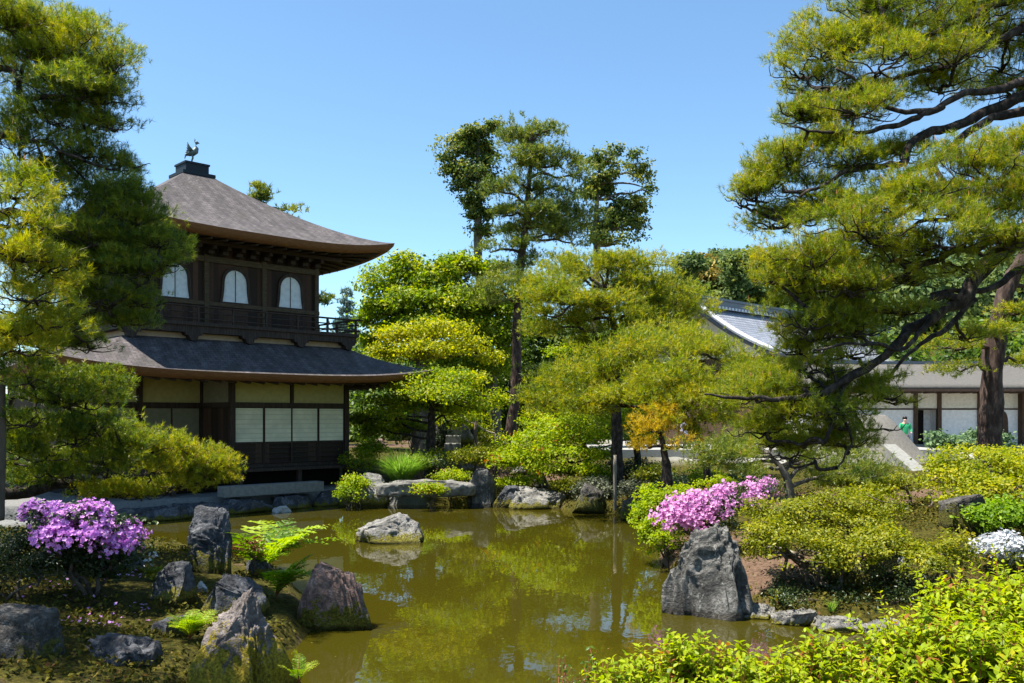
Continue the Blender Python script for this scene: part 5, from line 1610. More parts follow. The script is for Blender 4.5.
M['greysand'] = simple("grey_sand", [(0.3, (0.13, 0.12, 0.105)), (0.7, (0.2, 0.185, 0.16))], 12, 6, 0.95, 0.1, None, 0.4, 0.01)
o = raw_mesh("sand_cone", V, Fq, M['greysand'], None, None, True)
o.location = (P(858, 450, 33)[0], 33, 1.0)
tag(o, "tall flat-topped cone of grey sand half hidden by the pine limb", "sand cone")
q0 = P(889, 444, 31); q1 = P(921, 471, 27)
kb = MB()
d_ = unit(q1 - q0); s_ = unit(np.cross(d_, [0, 0, 1.0])) * .22
kb.add([q0 - s_, q0 + s_, q1 + s_, q1 - s_] + [p_ - np.array([0, 0, .8]) for p_ in (q0 - s_, q0 + s_, q1 + s_, q1 - s_)],
       [(0, 1, 2, 3), (7, 6, 5, 4), (0, 4, 5, 1), (1, 5, 6, 2), (2, 6, 7, 3), (3, 7, 4, 0)])
o = kb.build("stone_kerb", M['cutstone'], None, (q0 + q1) / 2 - (0, 0, .8), bevel=.02)
o.location = (q0 + q1) / 2 - np.array([0, 0, .8])
tag(o, "pale sloping stone kerb left of the temple veranda", "kerb")

# ------------------------------------------------------------------ shrubs
def shrub(name, label, pads, mat, seed, leaf, stem_base=None, stems=0, stem_r=.02, bark='twig', flowers=None, cat="shrub", group=None):
    c0 = np.mean([p_[0] for p_ in pads], axis=0)
    x, y = (c0[0], c0[1]) if stem_base is None else stem_base[:2]
    base = np.array([x, y, max(gz1(x, y), 0)])
    e = empty(name, base)
    tag(e, label, cat, group)
    fo, cl = leaf_foliage(pads, seed, **leaf)
    fo.build("foliage", mat, e, base)
    rg = np.random.default_rng(seed + 5)
    mb = MB()
    for (c, r), cc in zip(pads, cl):
        b = base + np.array([rg.normal() * .06, rg.normal() * .06, -.08])
        hub = c - np.array([0, 0, r[2] * .55])
        if np.linalg.norm(hub[:2] - base[:2]) > .9:
            b = np.array([hub[0] * .75 + base[0] * .25, hub[1] * .75 + base[1] * .25, 0]); b[2] = gz1(b[0], b[1]) - .05
        p = smooth_line(curve(b, hub, 6, rg, .09, .03), 1)
        mb.tube(p, np.linspace(stem_r, stem_r * .5, len(p)), 6, True, .15)
        k = max(1, int(len(cc) * .12))
        for q in cc[rg.permutation(len(cc))[:k]]:
            p2 = curve(p[-1] if rg.uniform() < .6 else p[-3], q, 5, rg, .1, -.02)
            mb.tube(p2, np.linspace(stem_r * .4, stem_r * .12, 5), 4, False)
    mb.build("stems", M[bark], e, base)
    if flowers:
        fm, fsize, fn, fpads, fseed = flowers
        flower_mass(fpads, fm, fsize, fn, fseed, e, base)
    return e


def flower_mass(pads, mat, size, n, seed, parent, base, gap=-.06):
    rg = np.random.default_rng(seed)
    fo = Fol()
    tot = sum(p_[1][0] * p_[1][0] + p_[1][0] * p_[1][2] for p_ in pads)
    for (c, r) in pads:
        k = int(n * (r[0] * r[0] + r[0] * r[2]) / tot)
        cc, dd_ = ell_points(k, rg, c, r, .22, .55)
        cc = cc + dd_ * (fbm(cc * 5 + 31, seed + 2, 3) * 1.2)[:, None] * np.minimum(r, .14)
        keep = fbm(cc * 6 + seed, seed, 2) > gap
        cc, dd_ = cc[keep], dd_[keep]
        cc = cc + rg.normal(size=cc.shape) * size * .5
        ax = unit(dd_ + .5 * rg.normal(size=cc.shape) + np.array([0, -.15, .25]))
        v0 = rg.normal(.5, .22, len(cc))
        t1 = unit(np.cross(ax, rg.normal(size=ax.shape))); t2 = np.cross(ax, t1)
        for j in range(5):
            a = 2 * math.pi * j / 5
            d = t1 * math.cos(a) + t2 * math.sin(a)
            fo.leaves(cc + d * size * .3 + ax * size * .1, unit(ax * .9 - d * .45), size * .68, np.clip(v0 + rg.normal(0, .1, len(cc)), 0, 1), rg, .8, .12, d)
    return fo.build("blossoms", mat, parent, base)


AZ = dict(size=.05, dens=36, clump=.13, per=16, shell=.25, val=(.55, .22), flatn=.7, gap=-.22)
# purple azalea on the left
b = G(88, 596)
Yz = b[1]
lp2 = [pad(a, c, d, f_, Yz + k) for a, c, d, f_, k in [(50, 520, 26, 16, 0), (85, 525, 34, 20, -.1), (120, 535, 22, 18, -.1), (70, 550, 36, 24, 0), (110, 560, 26, 18, .1)]]
shrub("azalea", "purple flowering azalea under the left pine", lp2, M['azalea_dark'], 601, dict(AZ, dens=40, size=.055, val=(.4, .2)), b, flowers=(M['magenta'], .05, 4200, [pad(a, c, d, f_, Yz + k) for a, c, d, f_, k in [(48, 514, 27, 13, -.1), (85, 520, 36, 16, -.2), (122, 535, 20, 16, -.2), (75, 535, 38, 14, -.35), (105, 545, 24, 12, -.3)]], 611), cat="azalea", stem_r=.03)
# petals fallen on the moss
fo = Fol(); rg = np.random.default_rng(8)
pt = []
for a, c, n_, sp_ in [(60, 590, 22, .35), (120, 578, 10, .12), (85, 625, 16, .14), (110, 618, 14, .25), (140, 612, 10, .1), (130, 580, 6, .1), (40, 600, 10, .3)]:
    c_ = G(a, c)
    pt.append(c_ + np.c_[rg.normal(size=(n_, 2)) * sp_, np.zeros(n_)])
pt = np.concatenate(pt); pt[:, 2] = gz(pt[:, 0], pt[:, 1]) + .045
fo.leaves(pt, unit(np.array([0, 0, 1.0]) + .35 * rg.normal(size=pt.shape)), .05 * rg.uniform(.7, 1.3, len(pt)), rg.uniform(.3, 1, len(pt)), rg, .8)
o = fo.build("fallen_petals", M['magenta'])
tag(o, "purple petals fallen on the moss under the azalea", "petals", kind="stuff")
# dark shrub at the left edge
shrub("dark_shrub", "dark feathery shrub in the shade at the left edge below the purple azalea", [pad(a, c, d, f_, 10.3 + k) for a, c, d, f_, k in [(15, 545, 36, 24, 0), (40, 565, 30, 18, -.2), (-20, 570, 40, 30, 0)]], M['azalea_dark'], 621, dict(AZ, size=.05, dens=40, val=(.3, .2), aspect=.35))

# pink azalea and its green neighbour
b = G(700, 540)
Yz = 15.0
shrub("azalea", "pink flowering azalea on the right bank above the tall boulder", [pad(a, c, d, f_, Yz + k) for a, c, d, f_, k in [(690, 515, 32, 20, 0), (725, 505, 26, 16, .4), (760, 492, 22, 12, .9), (710, 525, 28, 14, -.1)]], M['azalea_dark'], 631, dict(AZ, val=(.8, .15), dens=30), None,
      flowers=(M['pink'], .055, 3600, [pad(a, c, d, f_, Yz + k) for a, c, d, f_, k in [(688, 510, 32, 18, -.2), (705, 505, 30, 16, -.1), (730, 498, 24, 14, .3), (762, 488, 20, 11, .8), (680, 520, 22, 12, -.3), (670, 520, 18, 12, -.4), (745, 494, 22, 11, .5), (700, 518, 26, 12, -.3)]], 641), cat="azalea")
shrub("lime_shrub", "bright lime green shrub overhanging the water left of the pink azalea", [pad(a, c, d, f_, 16 + k) for a, c, d, f_, k in [(660, 500, 28, 14, .3), (645, 515, 18, 16, 0), (660, 528, 22, 14, -.4), (685, 492, 20, 8, .8), (665, 545, 16, 10, -.9), (720, 484, 18, 6, 2), (650, 530, 14, 18, -.2)]], M['lime'], 651, dict(AZ, size=.06, val=(.45, .2), dens=30))

# clipped layered azaleas of the right bank
layers = [(792, 512, 38.88, 10.4, 12.8), (838, 502, 45.36, 10.4, 13.3), (772, 530, 25.92, 11.7, 12.2), (812, 530, 36.72, 11.7, 12.5), (856, 522, 36.72, 10.4, 12.9), (886, 512, 28.080000000000002, 9.1, 13.4), (795, 550, 36.72, 10.4, 11.9), (840, 545, 38.88, 11.7, 12.2), (872, 536, 28.080000000000002, 9.1, 12.6), (764, 546, 15.120000000000001, 10.4, 12), (820, 515, 32.400000000000006, 9.1, 13), (815, 563, 25.92, 7.8, 11.8), (850, 560, 26, 7, 11.7), (780, 520, 24, 9, 12.7)]
shrub("azalea", "broad clipped dome of green azalea in tiers on the right bank", [pad(*a) for a in layers], M['azalea_leaf'], 661, dict(AZ, dens=38, clump=.14, gap=-.16), G(825, 588), stem_r=.035, cat="azalea")
shrub("azalea", "flat-topped clipped azalea on bare twisted stems right of the tiered dome", [pad(*a) for a in [(885, 542, 32, 11, 11.9), (915, 552, 26, 10, 11.6), (862, 552, 24, 9, 11.6)]], M['azalea_leaf'], 671, dict(AZ, dens=34, clump=.14), G(890, 582), stem_r=.03, cat="azalea")
shrub("azalea", "low clipped azalea nearest the white flowers", [pad(*a) for a in [(945, 546, 26, 14, 11.5), (930, 562, 22, 10, 11.2), (955, 558, 16, 9, 11.4)]], M['azalea_leaf'], 681, dict(AZ, dens=36, clump=.14), G(940, 585), stem_r=.025, cat="azalea")
shrub("azalea", "small azalea tree with one bare curving stem and flat crown", [pad(*a) for a in [(905, 482, 26, 8, 18), (930, 488, 20, 7, 18), (880, 488, 18, 7, 18)]], M['azalea_leaf'], 691, dict(AZ, dens=26, clump=.17, size=.06), G(932, 518), stem_r=.04, cat="azalea")
shrub("groundcover", "dark mossy skirt of ground plants under the tiered azalea", [(G(a, c) + np.array([0, .15, .05]), np.array([d * 11.5 / F, .35, f_ * 11.5 / F])) for a, c, d, f_ in [(800, 588, 36, 16), (850, 590, 40, 18), (900, 592, 36, 18), (830, 603, 40, 10), (880, 606, 36, 12), (785, 600, 20, 8), (930, 600, 26, 16)]], M['azalea_dark'], 701, dict(AZ, dens=30, size=.04, val=(.55, .3)), cat="ground plants")
# yellow-green maple-like shrub at the right edge
shrub("spreading_shrub", "yellow-green spreading maple shrub at the right edge before the temple", [pad(*a) for a in [(980, 460, 40, 11, 17), (1010, 470, 40, 14, 16.5), (960, 478, 34, 12, 16.6), (1000, 490, 44, 14, 16), (1040, 485, 40, 20, 16), (975, 500, 28, 8, 16), (1020, 455, 26, 8, 17.4), (950, 465, 20, 8, 17)]], M['maple_yellow'], 711, dict(AZ, dens=17, size=.07, clump=.22, val=(.4, .22)), G(985, 520), stem_r=.05)
shrub("green_shrub", "fresh green leafy shrub above the white azalea", [pad(*a) for a in [(985, 520, 26, 12, 14.6), (1010, 515, 28, 12, 14.8), (1030, 520, 24, 16, 14.6)]], M['fern'], 721, dict(AZ, dens=22, size=.08, clump=.18, val=(.35, .2)))
shrub("azalea", "white flowering azalea at the right edge", [pad(*a) for a in [(1000, 552, 26, 12, 12.2), (1025, 560, 24, 14, 12)]], M['azalea_leaf'], 731, dict(AZ, dens=30, val=(.4, .2)), None,
      flowers=(M['white'], .045, 1600, [pad(*a) for a in [(998, 548, 26, 12, 12.1), (1022, 552, 24, 14, 11.9)]], 741), cat="azalea")
for i, (a, c, d, f_) in enumerate([(937, 441, 12, 9), (958, 444, 14, 7), (975, 438, 12, 9), (1003, 440, 10, 10)]):
    lab = ["leftmost bluish green peony bush before the temple door", "low bluish green peony bush before the white temple wall", "bluish green peony bush left of the stout pine trunk", "bluish green peony bush right of the stout pine trunk"][i]
    shrub("peony_bush", lab, [pad(a, c, d, f_, 30)], M['bluegreen'], 751 + i, dict(size=.13, dens=13, clump=.25, per=14, shell=.3, val=(.55, .22), gap=-.6), group="peony bushes before the temple hall")

# far bank shrubs
fb = [("clipped green azalea mound on the far bank left of the red trunk", (478, 455, 26, 8, 27.5), 'azalea_leaf', .45), ("second clipped azalea mound beside the lime maple", (512, 458, 20, 9, 27.2), 'azalea_leaf', .6),
      ("yellow-green bush at the pavilion's corner by the water", (356, 482, 14, 9, 25.6), 'lime', .4), ("small lime bush at the water by the triangular rock", (348, 492, 10, 8, 25.2), 'lime', .3),
      ("green bush between pavilion corner post and grass tuft", (362, 458, 16, 10, 28.5), 'maple', .5), ("dark bush above the grass tuft under the maple", (430, 462, 22, 8, 28), 'azalea_dark', .6),
      ("lime plant hanging below the slab bridge", (432, 488, 15, 6, 25.0), 'lime', .6), ("low fern-like lime clump behind the slab bridge", (452, 476, 16, 6, 26.6), 'lime', .5),
      ("low lime clump right of the square bridge block", (510, 482, 18, 5, 26.6), 'lime', .5), ("grey-green shrub at the far water edge", (598, 488, 20, 10, 25.5), 'greyshrub', .5),
      ("dull grey-green shrub in shade right of the wooden prop", (645, 488, 22, 10, 25.0), 'greyshrub', .3), ("dark bush under the layered pine", (630, 470, 26, 12, 28), 'azalea_dark', .4),
      ("dark bush behind the lime shrub", (690, 482, 26, 7, 24), 'azalea_dark', .4), ("dark hedge below the white sand", (745, 484, 30, 6, 26), 'azalea_dark', .5),
      ("olive bush behind the tiered azalea", (850, 478, 34, 10, 18.5), 'azalea_leaf', .3), ("green bush beside the stone steps", (490, 440, 12, 10, 31), 'azalea_leaf', .3),
      ("dark bush left of the stone steps", (445, 440, 16, 14, 32), 'azalea_dark', .5), ("orange-green bush right of the red trunk", (538, 418, 14, 10, 34), 'maple_yellow', .2),
      ("green bush above the rock pile", (412, 425, 14, 8, 31), 'maple', .4), ("small green plant right of the speckled stone", (565, 485, 12, 5, 26), 'azalea_leaf', .5),
      ("lime mound between the pavilion corner and the rock pile", (372, 448, 16, 8, 29.5), 'lime', .3), ("low green mound before the rock pile under the maple", (415, 462, 18, 6, 27.6), 'maple', .45),
      ("yellow-green clump left of the lowest garden step", (438, 456, 12, 6, 28.6), 'maple_yellow', .3), ("low green clump under the rope fence", (498, 449, 16, 7, 29), 'azalea_leaf', .6),
      ("lime clump on the bank left of the speckled stone", (527, 480, 12, 5, 26.8), 'lime', .5), ("green mound under the arching lime maple", (560, 470, 22, 7, 27.6), 'azalea_leaf', .5),
      ("lime clump at the foot of the layered pine", (600, 474, 16, 7, 26.8), 'lime', .35), ("olive mound behind the lime shrub and the prop", (655, 472, 20, 8, 25), 'azalea_leaf', .5),
      ("small fresh green mound behind the pink azalea", (705, 474, 16, 6, 23), 'maple', .5), ("low olive mound behind the small azalea tree", (870, 492, 18, 6, 16.5), 'azalea_leaf', .55)]
for i, (lab, a, mm, vv) in enumerate(fb):
    c, r = pad(*a)
    shrub("bush", lab, [(c, r), (c + np.array([r[0] * .5, -.1, -r[2] * .2]), r * .7), (c - np.array([r[0] * .5, .1, r[2] * .25]), r * .7)], M[mm], 800 + i, dict(size=.075, dens=12, clump=.22, per=15, shell=.25, val=(vv, .22), gap=-.45), stem_r=.02)


# grass tuft and ferns
def blades(label, px, py, n, L, seed, w=.012, spread=.35, name="grass_tuft", base=None):
    b = G(px, py) if base is None else np.array(base, float)
    rg = np.random.default_rng(seed)
    fo = Fol()
    a = rg.uniform(0, 2 * math.pi, n); t = rg.uniform(.35, 1.15, n)
    st = b + np.c_[np.cos(a) * rg.uniform(0, spread, n) * .5, np.sin(a) * rg.uniform(0, spread, n) * .5, np.zeros(n)]
    l = L * rg.uniform(.6, 1.1, n)
    out_ = np.c_[np.cos(a), np.sin(a), np.zeros(n)]
    seg = 4
    V = []
    side = np.c_[-np.sin(a), np.cos(a), np.zeros(n)] * w
    for k in range(seg + 1):
        u = k / seg
        p = st + out_ * (l * t * .75 * u ** 1.8)[:, None] + np.array([0, 0, 1]) * (l * (u - .42 * t * u ** 2.4))[:, None]
        ww = side * (1 - u) ** .7
        V += [p - ww, p + ww]
    V = np.stack(V, 1).reshape(-1, 3)
    i = np.arange(n)[:, None] * (2 * (seg + 1))
    tr = np.concatenate([np.concatenate([i + np.array([[2 * k, 2 * k + 1, 2 * k + 3]]), i + np.array([[2 * k, 2 * k + 3, 2 * k + 2]])]) for k in range(seg)])
    fo.put(V, tr, np.repeat(np.clip(rg.normal(.5, .25, n), 0, 1), 2 * (seg + 1)))
    o = fo.build(name, M['grass'], None, b)
    o.location = b
    tag(o, label, "grass tuft")
    return o


blades("fountain-like tuft of bright green grass behind the slab bridge", 398, 482, 1500, 1.5, 900, .012, .5, base=(-3.3, 26.85, gz1(-3.3, 26.85)))
blades("small grass tuft at the water's edge under the tiered azalea", 832, 612, 60, .22, 901, .004, .1)


def fern(label, px, py, n, L, seed, mat, tilt=.6, base=None, arc=(0, 2 * math.pi), pin=.2):
    b = G(px, py) if base is None else np.array(base, float)
    rg = np.random.default_rng(seed)
    e = empty("fern", b); tag(e, label, "fern")
    fo = Fol(); mb = MB()
    for k in range(n):
        a = rg.uniform(*arc); t = rg.uniform(.35, 1) * tilt; l = L * rg.uniform(.65, 1.1)
        u = np.linspace(0, 1, 18)
        out_ = np.array([math.cos(a), math.sin(a), 0])
        p = b + out_ * (l * t * u ** 1.4)[:, None] + np.array([0, 0, 1.0]) * (l * (u * (1 - .15 * t) - .42 * t * u ** 2.5))[:, None]
        mb.tube(p, np.linspace(.006, .002, 18), 4, False)
        T_ = unit(np.gradient(p, axis=0)); S_ = unit(np.cross(T_, [0, 0, 1.0])); N_ = np.cross(S_, T_)
        v = np.clip(rg.normal(.5, .2), 0, 1)
        for sgn in (-1, 1):
            i = np.arange(3, 18)
            ln = l * pin * np.sin(np.pi * np.clip((u[i] - .12) / .92, 0, 1)) ** .8 + .01
            d = unit(S_[i] * sgn + T_[i] * .45 - N_[i] * .12 + .08 * rg.normal(size=(len(i), 3)))
            for m_ in range(3):
                f_ = (m_ + .5) / 3
                fo.leaves(p[i] + d * (ln * f_)[:, None], unit(N_[i] + .2 * rg.normal(size=(len(i), 3))), ln * .5, np.full(len(i), v) + rg.normal(0, .1, len(i)), rg, .44 * (1.15 - f_ * .5), .15, d)
    mb.build("stalks", M['red_stem'], e, b)
    fo.build("fronds", mat, e, b)
    return e


fern("tall bright green fern beside the dark standing stone", 262, 574, 17, 1.15, 910, M['fern'], 1.15, arc=(-1.9, 1.9), pin=.26)
fern("fern with fronds leaning over the water left of the reddish boulder", 276, 598, 11, .8, 911, M['fern'], 1.15, arc=(-1.6, 1.2), pin=.26)
fern("small dark green fern at the foot of the mossy pointed boulder", 190, 640, 26, .42, 912, M['fern'], .9)
fern("little fern sprig between the mossy boulder and the reddish boulder", 296, 660, 9, .3, 913, M['fern'], .9, base=(-2.0, 8.45, .1))
shrub("red_shrub", "small dark red leafed sprig between standing stone and fern", [pad(250, 548, 12, 7, 13.0)], M['redleaf'], 921, dict(AZ, dens=40, size=.04))
fern("lime fern sprig on the mossy right bank behind the edging stones", 778, 606, 9, .22, 914, M['lime'], .9)
# white flowers left of the standing stone
e0 = G(153, 583)
e = empty("flower", e0); tag(e, "two small white flowers on thin stalks by the flat dark rock", "flower")
mb = MB()
pads_ = []
for dx, hh in ((0, .34), (-.07, .24)):
    tp_ = e0 + np.array([dx, 0, hh]); mb.tube([e0, e0 + np.array([dx * .4, 0, hh * .6]), tp_], .005, 4)
    pads_.append((tp_, np.array([.03, .03, .02])))
mb.build("stalks", M['fern'], e, e0)
flower_mass(pads_, M['white'], .05, 10, 3, e, e0, -9)
fo, _ = leaf_foliage([(e0 + np.array([0, 0, .12]), np.array([.12, .1, .08]))], 44, .06, 60, (.5, .2), .08, 10)
fo.build("leaves", M['azalea_leaf'], e, e0)


# foreground lime shrub of single leaves on red stems
def shoots_shrub(name, label, pads, n, seed, base, size=.052, slen=.28, mat='lime'):
    rg = np.random.default_rng(seed)
    base = np.array(base, float)
    e = empty(name, base); tag(e, label, "shrub")
    fo = Fol(); mb = MB()
    tot = sum(p_[1][0] for p_ in pads)
    for (c, r) in pads:
        k = int(n * r[0] / tot)
        tips, dd_ = ell_points(k, rg, c, r, .22, .5)
        for q, d in zip(tips, dd_):
            ax = unit(d * .5 + np.array([0, 0, .8]) + .3 * rg.normal(size=3))
            L_ = slen * rg.uniform(.5, 1.25)
            m_ = max(4, int(L_ / .032))
            u = np.linspace(0, 1, m_)
            bend = unit(np.cross(ax, rg.normal(size=3))) * .12 * L_
            p = q + ax * ((u - .75) * L_)[:, None] + bend * (u ** 2)[:, None]
            mb.tube(p, np.linspace(.0035, .0012, m_), 4, False)
            ph_ = rg.uniform(0, 6.28)
            t1 = unit(np.cross(ax, rg.normal(size=3))); t2 = np.cross(ax, t1)
            v = rg.normal(.5, .22)
            for sg in (0, math.pi):
                an = ph_ + sg + np.arange(m_) * 2.0
                od = t1 * np.cos(an)[:, None] + t2 * np.sin(an)[:, None]
                D = unit(od * 1.0 + ax * .55 + .15 * rg.normal(size=od.shape))
                N_ = unit(ax * .5 - od * .2 + .3 * rg.normal(size=od.shape) + np.array([0, 0, 1.0]))
                S = size * (1 - .45 * u) * rg.uniform(.75, 1.2, m_)
                fo.fine_leaves(p, D, N_, S, np.clip(v + .2 * (u - .5) + rg.normal(0, .1, m_), 0, 1), rg, .52)
    mb.build("stems", M['red_stem'], e, base)
    fo.build("foliage", M[mat], e, base)
    return e


shoots_shrub("lime_shrub", "large bright lime shrub filling the bottom right corner", [pad(*a) for a in [(985, 625, 60, 30, 5.2), (940, 650, 60, 30, 5.0), (1020, 610, 50, 30, 5.3), (900, 670, 50, 24, 4.9), (1000, 670, 70, 40, 4.7), (955, 612, 30, 22, 5.3), (1060, 640, 60, 60, 5)]], 760, 931, (2.4, 5.1, gz1(2.4, 5.1)), .08)
shoots_shrub("lime_shrub", "tall loose lime shoots rising out of the bottom right shrub", [pad(*a) for a in [(960, 592, 50, 10, 5.3), (900, 628, 40, 12, 5.1), (1010, 575, 30, 10, 5.4), (870, 650, 30, 12, 5)]], 46, 934, (2.6, 5.25, gz1(2.6, 5.25)), .06, .42)

shoots_shrub("lime_shrub", "low lime shrub with loose shoots along the bottom edge", [pad(*a) for a in [(660, 675, 40, 16, 4.9), (720, 672, 46, 18, 4.9), (780, 680, 50, 16, 4.8), (840, 678, 44, 16, 4.8), (620, 685, 30, 10, 4.9), (690, 655, 20, 12, 4.9), (820, 655, 20, 12, 4.9), (760, 700, 150, 20, 4.7)]], 430, 932, (1.2, 4.9, gz1(1.2, 4.9)), .072, .32)
shoots_shrub("green_shoot", "thin darker green shoots at the bottom edge left of the lime shrubs", [pad(*a) for a in [(560, 672, 12, 10, 5), (590, 668, 14, 12, 5), (575, 690, 26, 10, 5)]], 26, 933, (.35, 5, gz1(.35, 5)), .03, .2, 'broad_green')

# ------------------------------------------------------------------ small built things
q = np.array([P(615, 455, 24.2), P(615, 516, 24.2)])
q[1][2] = -.3
o = MB().tube(resample(q[::-1], 8), np.linspace(.055, .045, 8), 10, True, .06).build("wooden_prop", M['bamboo'], None, q[1])
o.location = q[1]
tag(o, "straight wooden prop standing in the water under the centre pine", "post")
fence = [(492, 478, 0), (478, 0, 0)]
fp = []
for (a, ty, by, lab) in [(475.5, 421, 449, "taller rope fence post beside the stone steps"), (496, 431, 453, "shorter rope fence post between the grey and red trunks")]:
    Yf = 30.0
    t_ = P(a, ty, Yf); bt = np.array([t_[0], Yf, gz1(t_[0], Yf) - .1])
    o = MB().tube(resample([bt, t_], 6), .055, 8, True, .1).build("fence_post", M['post'], None, bt)
    o.location = bt
    tag(o, lab, "fence post", "posts of the rope fence")
    fp.append(t_)
r0 = P(461, 415, 30.6); r1 = P(508, 444, 29.6)
pts = []
for a, b_ in zip([r0, fp[0] - (0, 0, .08), fp[1] - (0, 0, .08)], [fp[0] - (0, 0, .08), fp[1] - (0, 0, .08), r1]):
    for t in np.linspace(0, 1, 8)[:-1]:
        pts.append(a + (b_ - a) * t - np.array([0, 0, .07 * math.sin(t * math.pi)]))
pts.append(r1)
o = MB().tube(pts, .025, 6).build("rope", M['rope'], None, pts[0])
o.location = pts[0]
tag(o, "pale rope slung between the fence posts down beside the steps", "rope")
for i, (a, c, w_) in enumerate([(458, 446, 26), (458, 438, 24), (458, 430, 22)]):
    p_ = P(a, c, 31 + i * .5)
    hw = w_ * 31 / F / 2
    o = MB().box(-hw, hw, -.3, .3, -.35, .1).build("stone_step", M['cutstone'], None, bevel=.03)
    o.location = p_
    tag(o, ["lowest of the three garden steps under the maple", "middle one of the three garden steps under the maple", "topmost of the three garden steps under the maple"][i], "stone step", "garden steps under the maple")
rock("squarish upright pale stone beside the garden steps", 467, 442, 13, 19, M['r_pale'], 951, .8, 0, .1, .3, 4, 6, base=P(467, 443, 30.4))
rock("grey upright stone left of the garden steps", 440, 436, 12, 16, M['r_grey'], 955, .8, 0, .15, .3, 4, 6, base=P(441, 440, 32))
# pale fallen branch on the right bank
a = G(762, 552); b_ = G(794, 560)
q = smooth_line([a + (0, 0, .06), (a + b_) / 2 + (0, 0, .13), b_ + (0, 0, .08)])
o = MB().tube(q, np.linspace(.02, .045, len(q)), 8, True, .15).build("fallen_branch", M['bamboo'], None, a)
o.location = a
tag(o, "short pale cut branch lying under the tiered azalea", "branch")


# visitors, half hidden behind the pines
def person(label, px, py_top, Y, top_mat, low_mat, hair_mat, seed):
    zt = P(px, py_top, Y)[2]; x = P(px, 0, Y)[0]
    zb = zt - 1.64
    e = empty("person", (x, Y, zb)); tag(e, label, "person")

    def skin(name, pts, edges, radii, mat, sub=2):
        me = bpy.data.meshes.new(name); me.from_pydata(pts, edges, []); me.update()
        o = bpy.data.objects.new(name, me); SC.collection.objects.link(o); o.parent = e
        sk = o.modifiers.new("skin", 'SKIN'); sk.use_smooth_shade = True
        for v_, r_ in zip(me.skin_vertices[0].data, radii):
            v_.radius = (r_, r_)
        me.skin_vertices[0].data[0].use_root = True
        ss = o.modifiers.new("sub", 'SUBSURF'); ss.levels = sub; ss.render_levels = sub
        me.materials.append(mat)
        return o
    body = [(0, 0, .86), (0, 0, 1.1), (0, 0, 1.32), (0, 0, 1.42), (0, -.01, 1.49), (0, -.02, 1.56), (.17, 0, 1.34), (.24, -.03, 1.1), (.2, -.16, .95), (-.17, 0, 1.34), (-.24, -.03, 1.1), (-.2, -.16, .95), (.09, 0, .8), (.1, -.02, .45), (.1, 0, .07), (.1, -.13, .04), (-.09, 0, .8), (-.1, .02, .45), (-.1, .03, .07), (-.1, -.1, .04)]
    ed = [(0, 1), (1, 2), (2, 3), (3, 4), (4, 5), (2, 6), (6, 7), (7, 8), (2, 9), (9, 10), (10, 11), (0, 12), (12, 13), (13, 14), (14, 15), (0, 16), (16, 17), (17, 18), (18, 19)]
    ra = [.12, .11, .12, .05, .07, .085, .055, .042, .032, .055, .042, .032, .08, .058, .042, .035, .08, .058, .042, .035]
    skin("body", body, ed, ra, M['skin'])
    skin("shirt", [(0, 0, .84), (0, 0, 1.1), (0, 0, 1.33), (.17, 0, 1.34), (.24, -.03, 1.12), (.215, -.12, 1.0), (-.17, 0, 1.34), (-.24, -.03, 1.12), (-.215, -.12, 1.0)], [(0, 1), (1, 2), (2, 3), (3, 4), (4, 5), (2, 6), (6, 7), (7, 8)], [.15, .135, .14, .072, .06, .055, .072, .06, .055], top_mat)
    skin("trousers", [(0, 0, .86), (.095, 0, .78), (.1, -.02, .45), (.1, 0, .12), (-.095, 0, .78), (-.1, .02, .45), (-.1, .03, .12)], [(0, 1), (1, 2), (2, 3), (0, 4), (4, 5), (5, 6)], [.135, .1, .075, .06, .1, .075, .06], low_mat)
    v, f = ico(3)
    hv = v * np.array([.095, .105, .11]) + np.array([0, .012, 1.575])
    hv = hv[:]
    keep = ~((v[:, 1] < -.15) & (v[:, 2] < .35))
    m_ = keep[f].all(1)
    raw_mesh("hair", hv, f[m_], hair_mat, e, None, True)
    return e


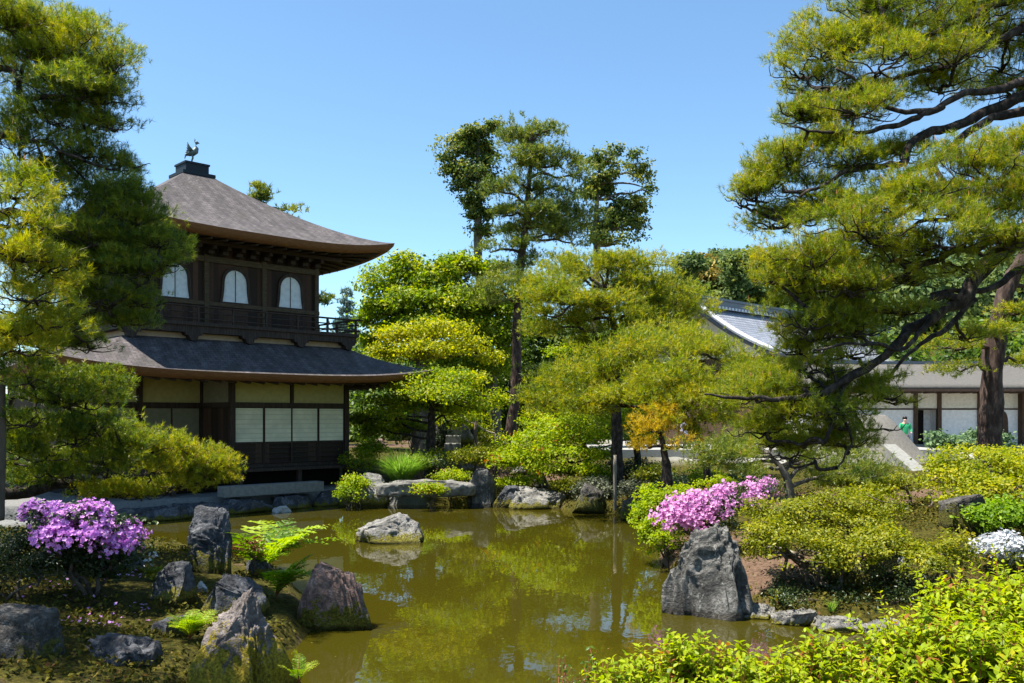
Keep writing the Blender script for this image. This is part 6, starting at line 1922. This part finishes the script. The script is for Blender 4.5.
M['skin'] = flat("skin", (0.5, 0.32, 0.24), .6)
M['green_shirt'] = flat("green_cloth", (0.03, 0.32, 0.13), .8)
M['lilac_shirt'] = flat("lilac_cloth", (0.62, 0.6, 0.8), .8)
M['dark_cloth'] = flat("dark_cloth", (0.03, 0.03, 0.04), .8)
M['hair'] = flat("dark_hair", (0.02, 0.015, 0.012), .5)
person("person in a green top standing before the temple's white wall", 905, 417, 37.5, M['green_shirt'], M['dark_cloth'], M['hair'], 1)
person("person in a pale lilac top half hidden behind the centre pines", 687, 416, 36, M['lilac_shirt'], M['dark_cloth'], M['hair'], 2)

# low moss cushions and litter on the banks, and leaves adrift on the pond
rg = np.random.default_rng(4242)
n = 150000
gx_ = rg.uniform(-11, 9, n); gy_ = rg.uniform(6.5, 27, n)
d_ = pond_sd(gx_, gy_)
lx_, ly_ = pav_local(gx_, gy_)
cover = fbm(np.stack([gx_, gy_, gx_ * 0], -1) * 1.1, 33, 4)
ok = (d_ > .08) & (np.abs(gx_ / gy_) < .62) & (cover + .12 * rg.normal(size=n) > -.06) & ~((lx_ < 1.2) & (ly_ > -4.7))
q = np.c_[gx_, gy_, gz(gx_, gy_) + .03][ok]
q[:, 2] += np.abs(rg.normal(size=len(q))) * .02
fo = Fol()
fo.leaves(q, unit(np.array([0, 0, .7]) + .7 * rg.normal(size=q.shape)), rg.uniform(.03, .075, len(q)), np.clip(rg.normal(.4, .25, len(q)) + cover[ok] * .5, 0, 1), rg, .6)
M['moss'] = leaf_mat("moss_and_litter", [(0.0, (0.018, 0.024, 0.006)), (0.4, (0.06, 0.062, 0.010)), (0.75, (0.13, 0.115, 0.014)), (0.9, (0.2, 0.15, 0.03)), (1.0, (0.17, 0.085, 0.04))], 0.25, 0.8, 0.1)
o = fo.build("ground_cover", M['moss'])
tag(o, "low moss, seedlings and fallen litter on the pond banks", "ground cover", kind="stuff")
n = 900
a = rg.uniform(-7, 5, n); b = rg.uniform(7, 27, n)
d_ = pond_sd(a, b)
near_edge = rg.uniform(size=n) < np.where(d_ > -.7, .9, .16)
ok = (d_ < -.05) & near_edge
q = np.c_[a, b, np.full(n, .004)][ok]
fo = Fol()
fo.leaves(q, unit(np.array([0, 0, 1.0]) + .05 * rg.normal(size=q.shape)), rg.uniform(.02, .05, len(q)), rg.uniform(.5, 1, len(q)), rg, .5, .1)
o = fo.build("floating_leaves", M['moss'])
tag(o, "scattered fallen leaves drifting on the pond near its edges", "leaves", kind="stuff")
